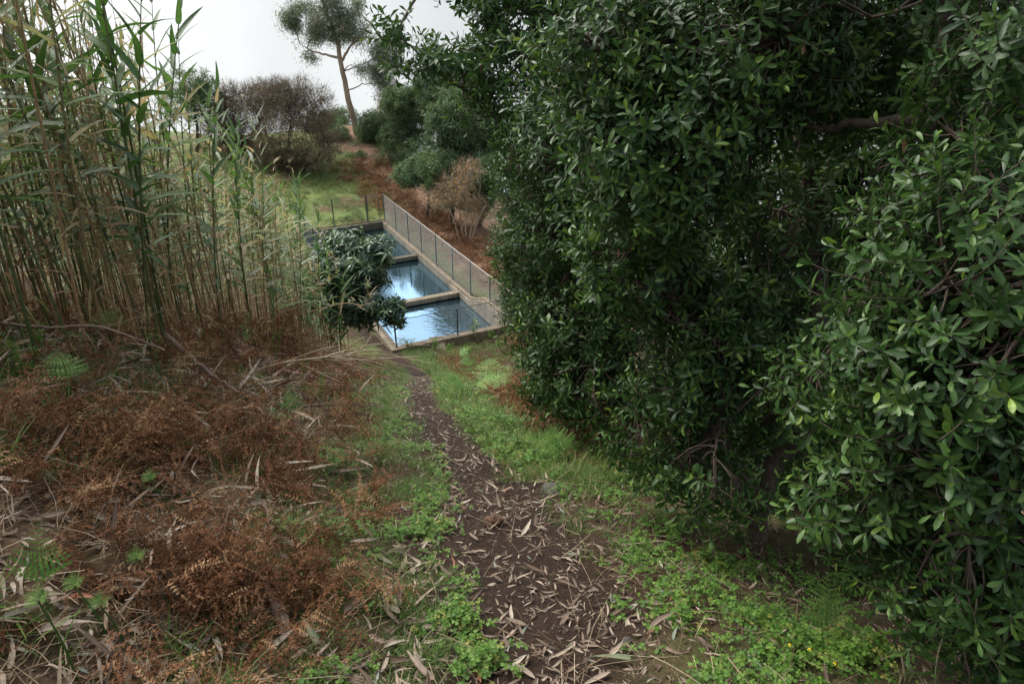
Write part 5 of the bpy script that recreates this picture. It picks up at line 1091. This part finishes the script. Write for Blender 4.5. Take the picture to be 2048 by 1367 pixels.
fallen('dark thin branch lying towards the path on the left', [up(590, 835, .12), up(660, 832, .14), up(745, 826, .12)], .012, .006, M['branch'], twigs=2, seed=3)
fallen('grey bent stick lying in the lower left bracken', [up(395, 1095, .06), up(450, 1125, .06), up(520, 1160, .05)], .004, .003, M['branch'], seed=4)
fallen('brown stick lying among fallen leaves at lower left', [up(270, 1195, .04), up(340, 1245, .03), up(415, 1310, .03)], .005, .003, M['branch'], seed=5)
fallen('slender rusty twig arching in the dark at lower right', [at(1760, 1318, 1.75), at(1810, 1306, 1.75), at(1860, 1325, 1.72), at(1930, 1367, 1.68)], .003, .002, M['branch'], seed=6)
# the broken plume of a dry reed, fanned out over the path
b = at(480, 755, 7.6); root = thing('fallen_reed', 'straw-coloured fallen reed with a fan of thin stalks beside the path', 'fallen reed', b)
g = G(); V, F, C = tube1([b, at(560, 727, 7.8), at(640, 716, 8.0), at(700, 712, 8.2)], .018, .011, 7, 20); C[:, 0] = .9; g.add(V - b, F, C); obj('stem', g, M['straw'], root)
g = G(); r = np.random.default_rng(12)
for u0, v0, u1, v1, u2, v2 in ((640, 716, 740, 690, 860, 690), (650, 715, 750, 700, 850, 745), (620, 720, 690, 720, 840, 712), (690, 712, 760, 735, 850, 758), (600, 726, 660, 755, 775, 796), (612, 726, 640, 745, 700, 749), (640, 717, 720, 735, 790, 766), (690, 712, 720, 700, 745, 668), (680, 712, 700, 690, 730, 672), (560, 728, 620, 705, 680, 690), (700, 712, 760, 708, 865, 726), (660, 714, 740, 722, 800, 752), (690, 712, 740, 690, 800, 686), (640, 716, 700, 700, 760, 700), (695, 712, 770, 720, 845, 740)):
    V, F, C = tube1([at(u0, v0, 8.0), at(u1, v1, 8.2 + r.normal(0, .2)), at(u2, v2, 8.5 + r.normal(0, .3))], .0085, .004, 4, 12); C[:, 0] = r.uniform(.9, 1); g.add(V - b, F, C)
obj('stalks', g, M['straw'], root)
# two arching bare reed stems over the loquat
for i, (pts, lb) in enumerate((([at(615, 625, 15.5), at(660, 612, 15.4), at(700, 606, 15.3), at(728, 610, 15.2), at(738, 592, 15.2), at(733, 575, 15.2)], 'bare reed stem arching across the loquat with a tufted tip'), ([at(625, 585, 15.6), at(655, 562, 15.5), at(672, 545, 15.4), at(675, 525, 15.4), at(663, 508, 15.4)], 'pale curved reed stem hooked upward in front of the loquat'))):
    pts = [np.asarray(p) for p in pts]; b = pts[0]; root = thing('bent_reed', lb, 'reed', b); g = G(); V, F, C = tube1(pts, .014, .008, 6, 24); C[:, 0] = .85; g.add(V - b, F, C); obj('stem', g, M['cane'], root)
    g = G(); r = np.random.default_rng(50 + i)
    for p in pts[1:]:
        for q in range(9): V, F, C = strip_leaf(r.uniform(.15, .35), .09, (0, .2, .5, .8, 1), (.5, 1, .8, .4, 0), .3, .3); C[:, 0] = r.choice([.4, .55, .66, .7, .8, .86, .9]); Rm = rot_ypr(np.array([r.uniform(0, 6.28)]), np.array([r.uniform(-.2, 1.2)]), np.array([0.]))[0]; g.add(V @ Rm.T + p - b + r.normal(0, .05, 3), F, C)
    obj('foliage', g, M['reed_leaf'], root)
# slender weeds between the reeds and the bracken
def weed(label, u, v, h, seed, group, sc=.6):
    b = gp(u, v); r = np.random.default_rng(seed); root = thing('leafy_weed', label, 'weed', b, group); g = G(); lg = G(); n = 5
    for i in range(3):
        top = np.array([*r.normal(0, .18, 2) * h, h * r.uniform(.6, 1)]); V, F, C = tube1([(0, 0, -.02), top * .5, top], .003, .0015, 4, 6); C[:, 0] = .3; g.add(V, F, C)
        A = np.array([top * t for t in np.linspace(.4, 1, n)]); a = r.uniform(0, 6.28, n); tm = SPR_M[i][0]; inst(lg, tm, frames(np.stack([np.cos(a), np.sin(a), np.full(n, 1.)], 1), a), A, np.full(n, sc * h), np.full(n, .3), 'add')
    V, F, C = lg.arrays(); C[:, 0] = np.clip(C[:, 0], 0, 1); obj('stem', g, M['fern'], root); obj('leaves', (V, F, C), M['clover'], root)
for i, (u, v, h) in enumerate(((480, 655, .75), (500, 700, .5), (440, 720, .45), (550, 720, .45), (650, 800, .4), (700, 790, .35), (90, 720, .4), (60, 770, .35), (330, 740, .4), (610, 770, .4), (700, 820, .25), (760, 770, .4))): weed('bright green leafy weed growing out of the bracken on the left bank', u, v, h, 60 + i, 'leafy weeds on the left bank')
for i, (u, v) in enumerate(((870, 700), (900, 715), (980, 685), (820, 700), (940, 715), (1000, 700))): weed('low green weed on the wet ground in front of the tank wall', u, v, .45, 80 + i, 'low weeds in front of the tank', 1.4)
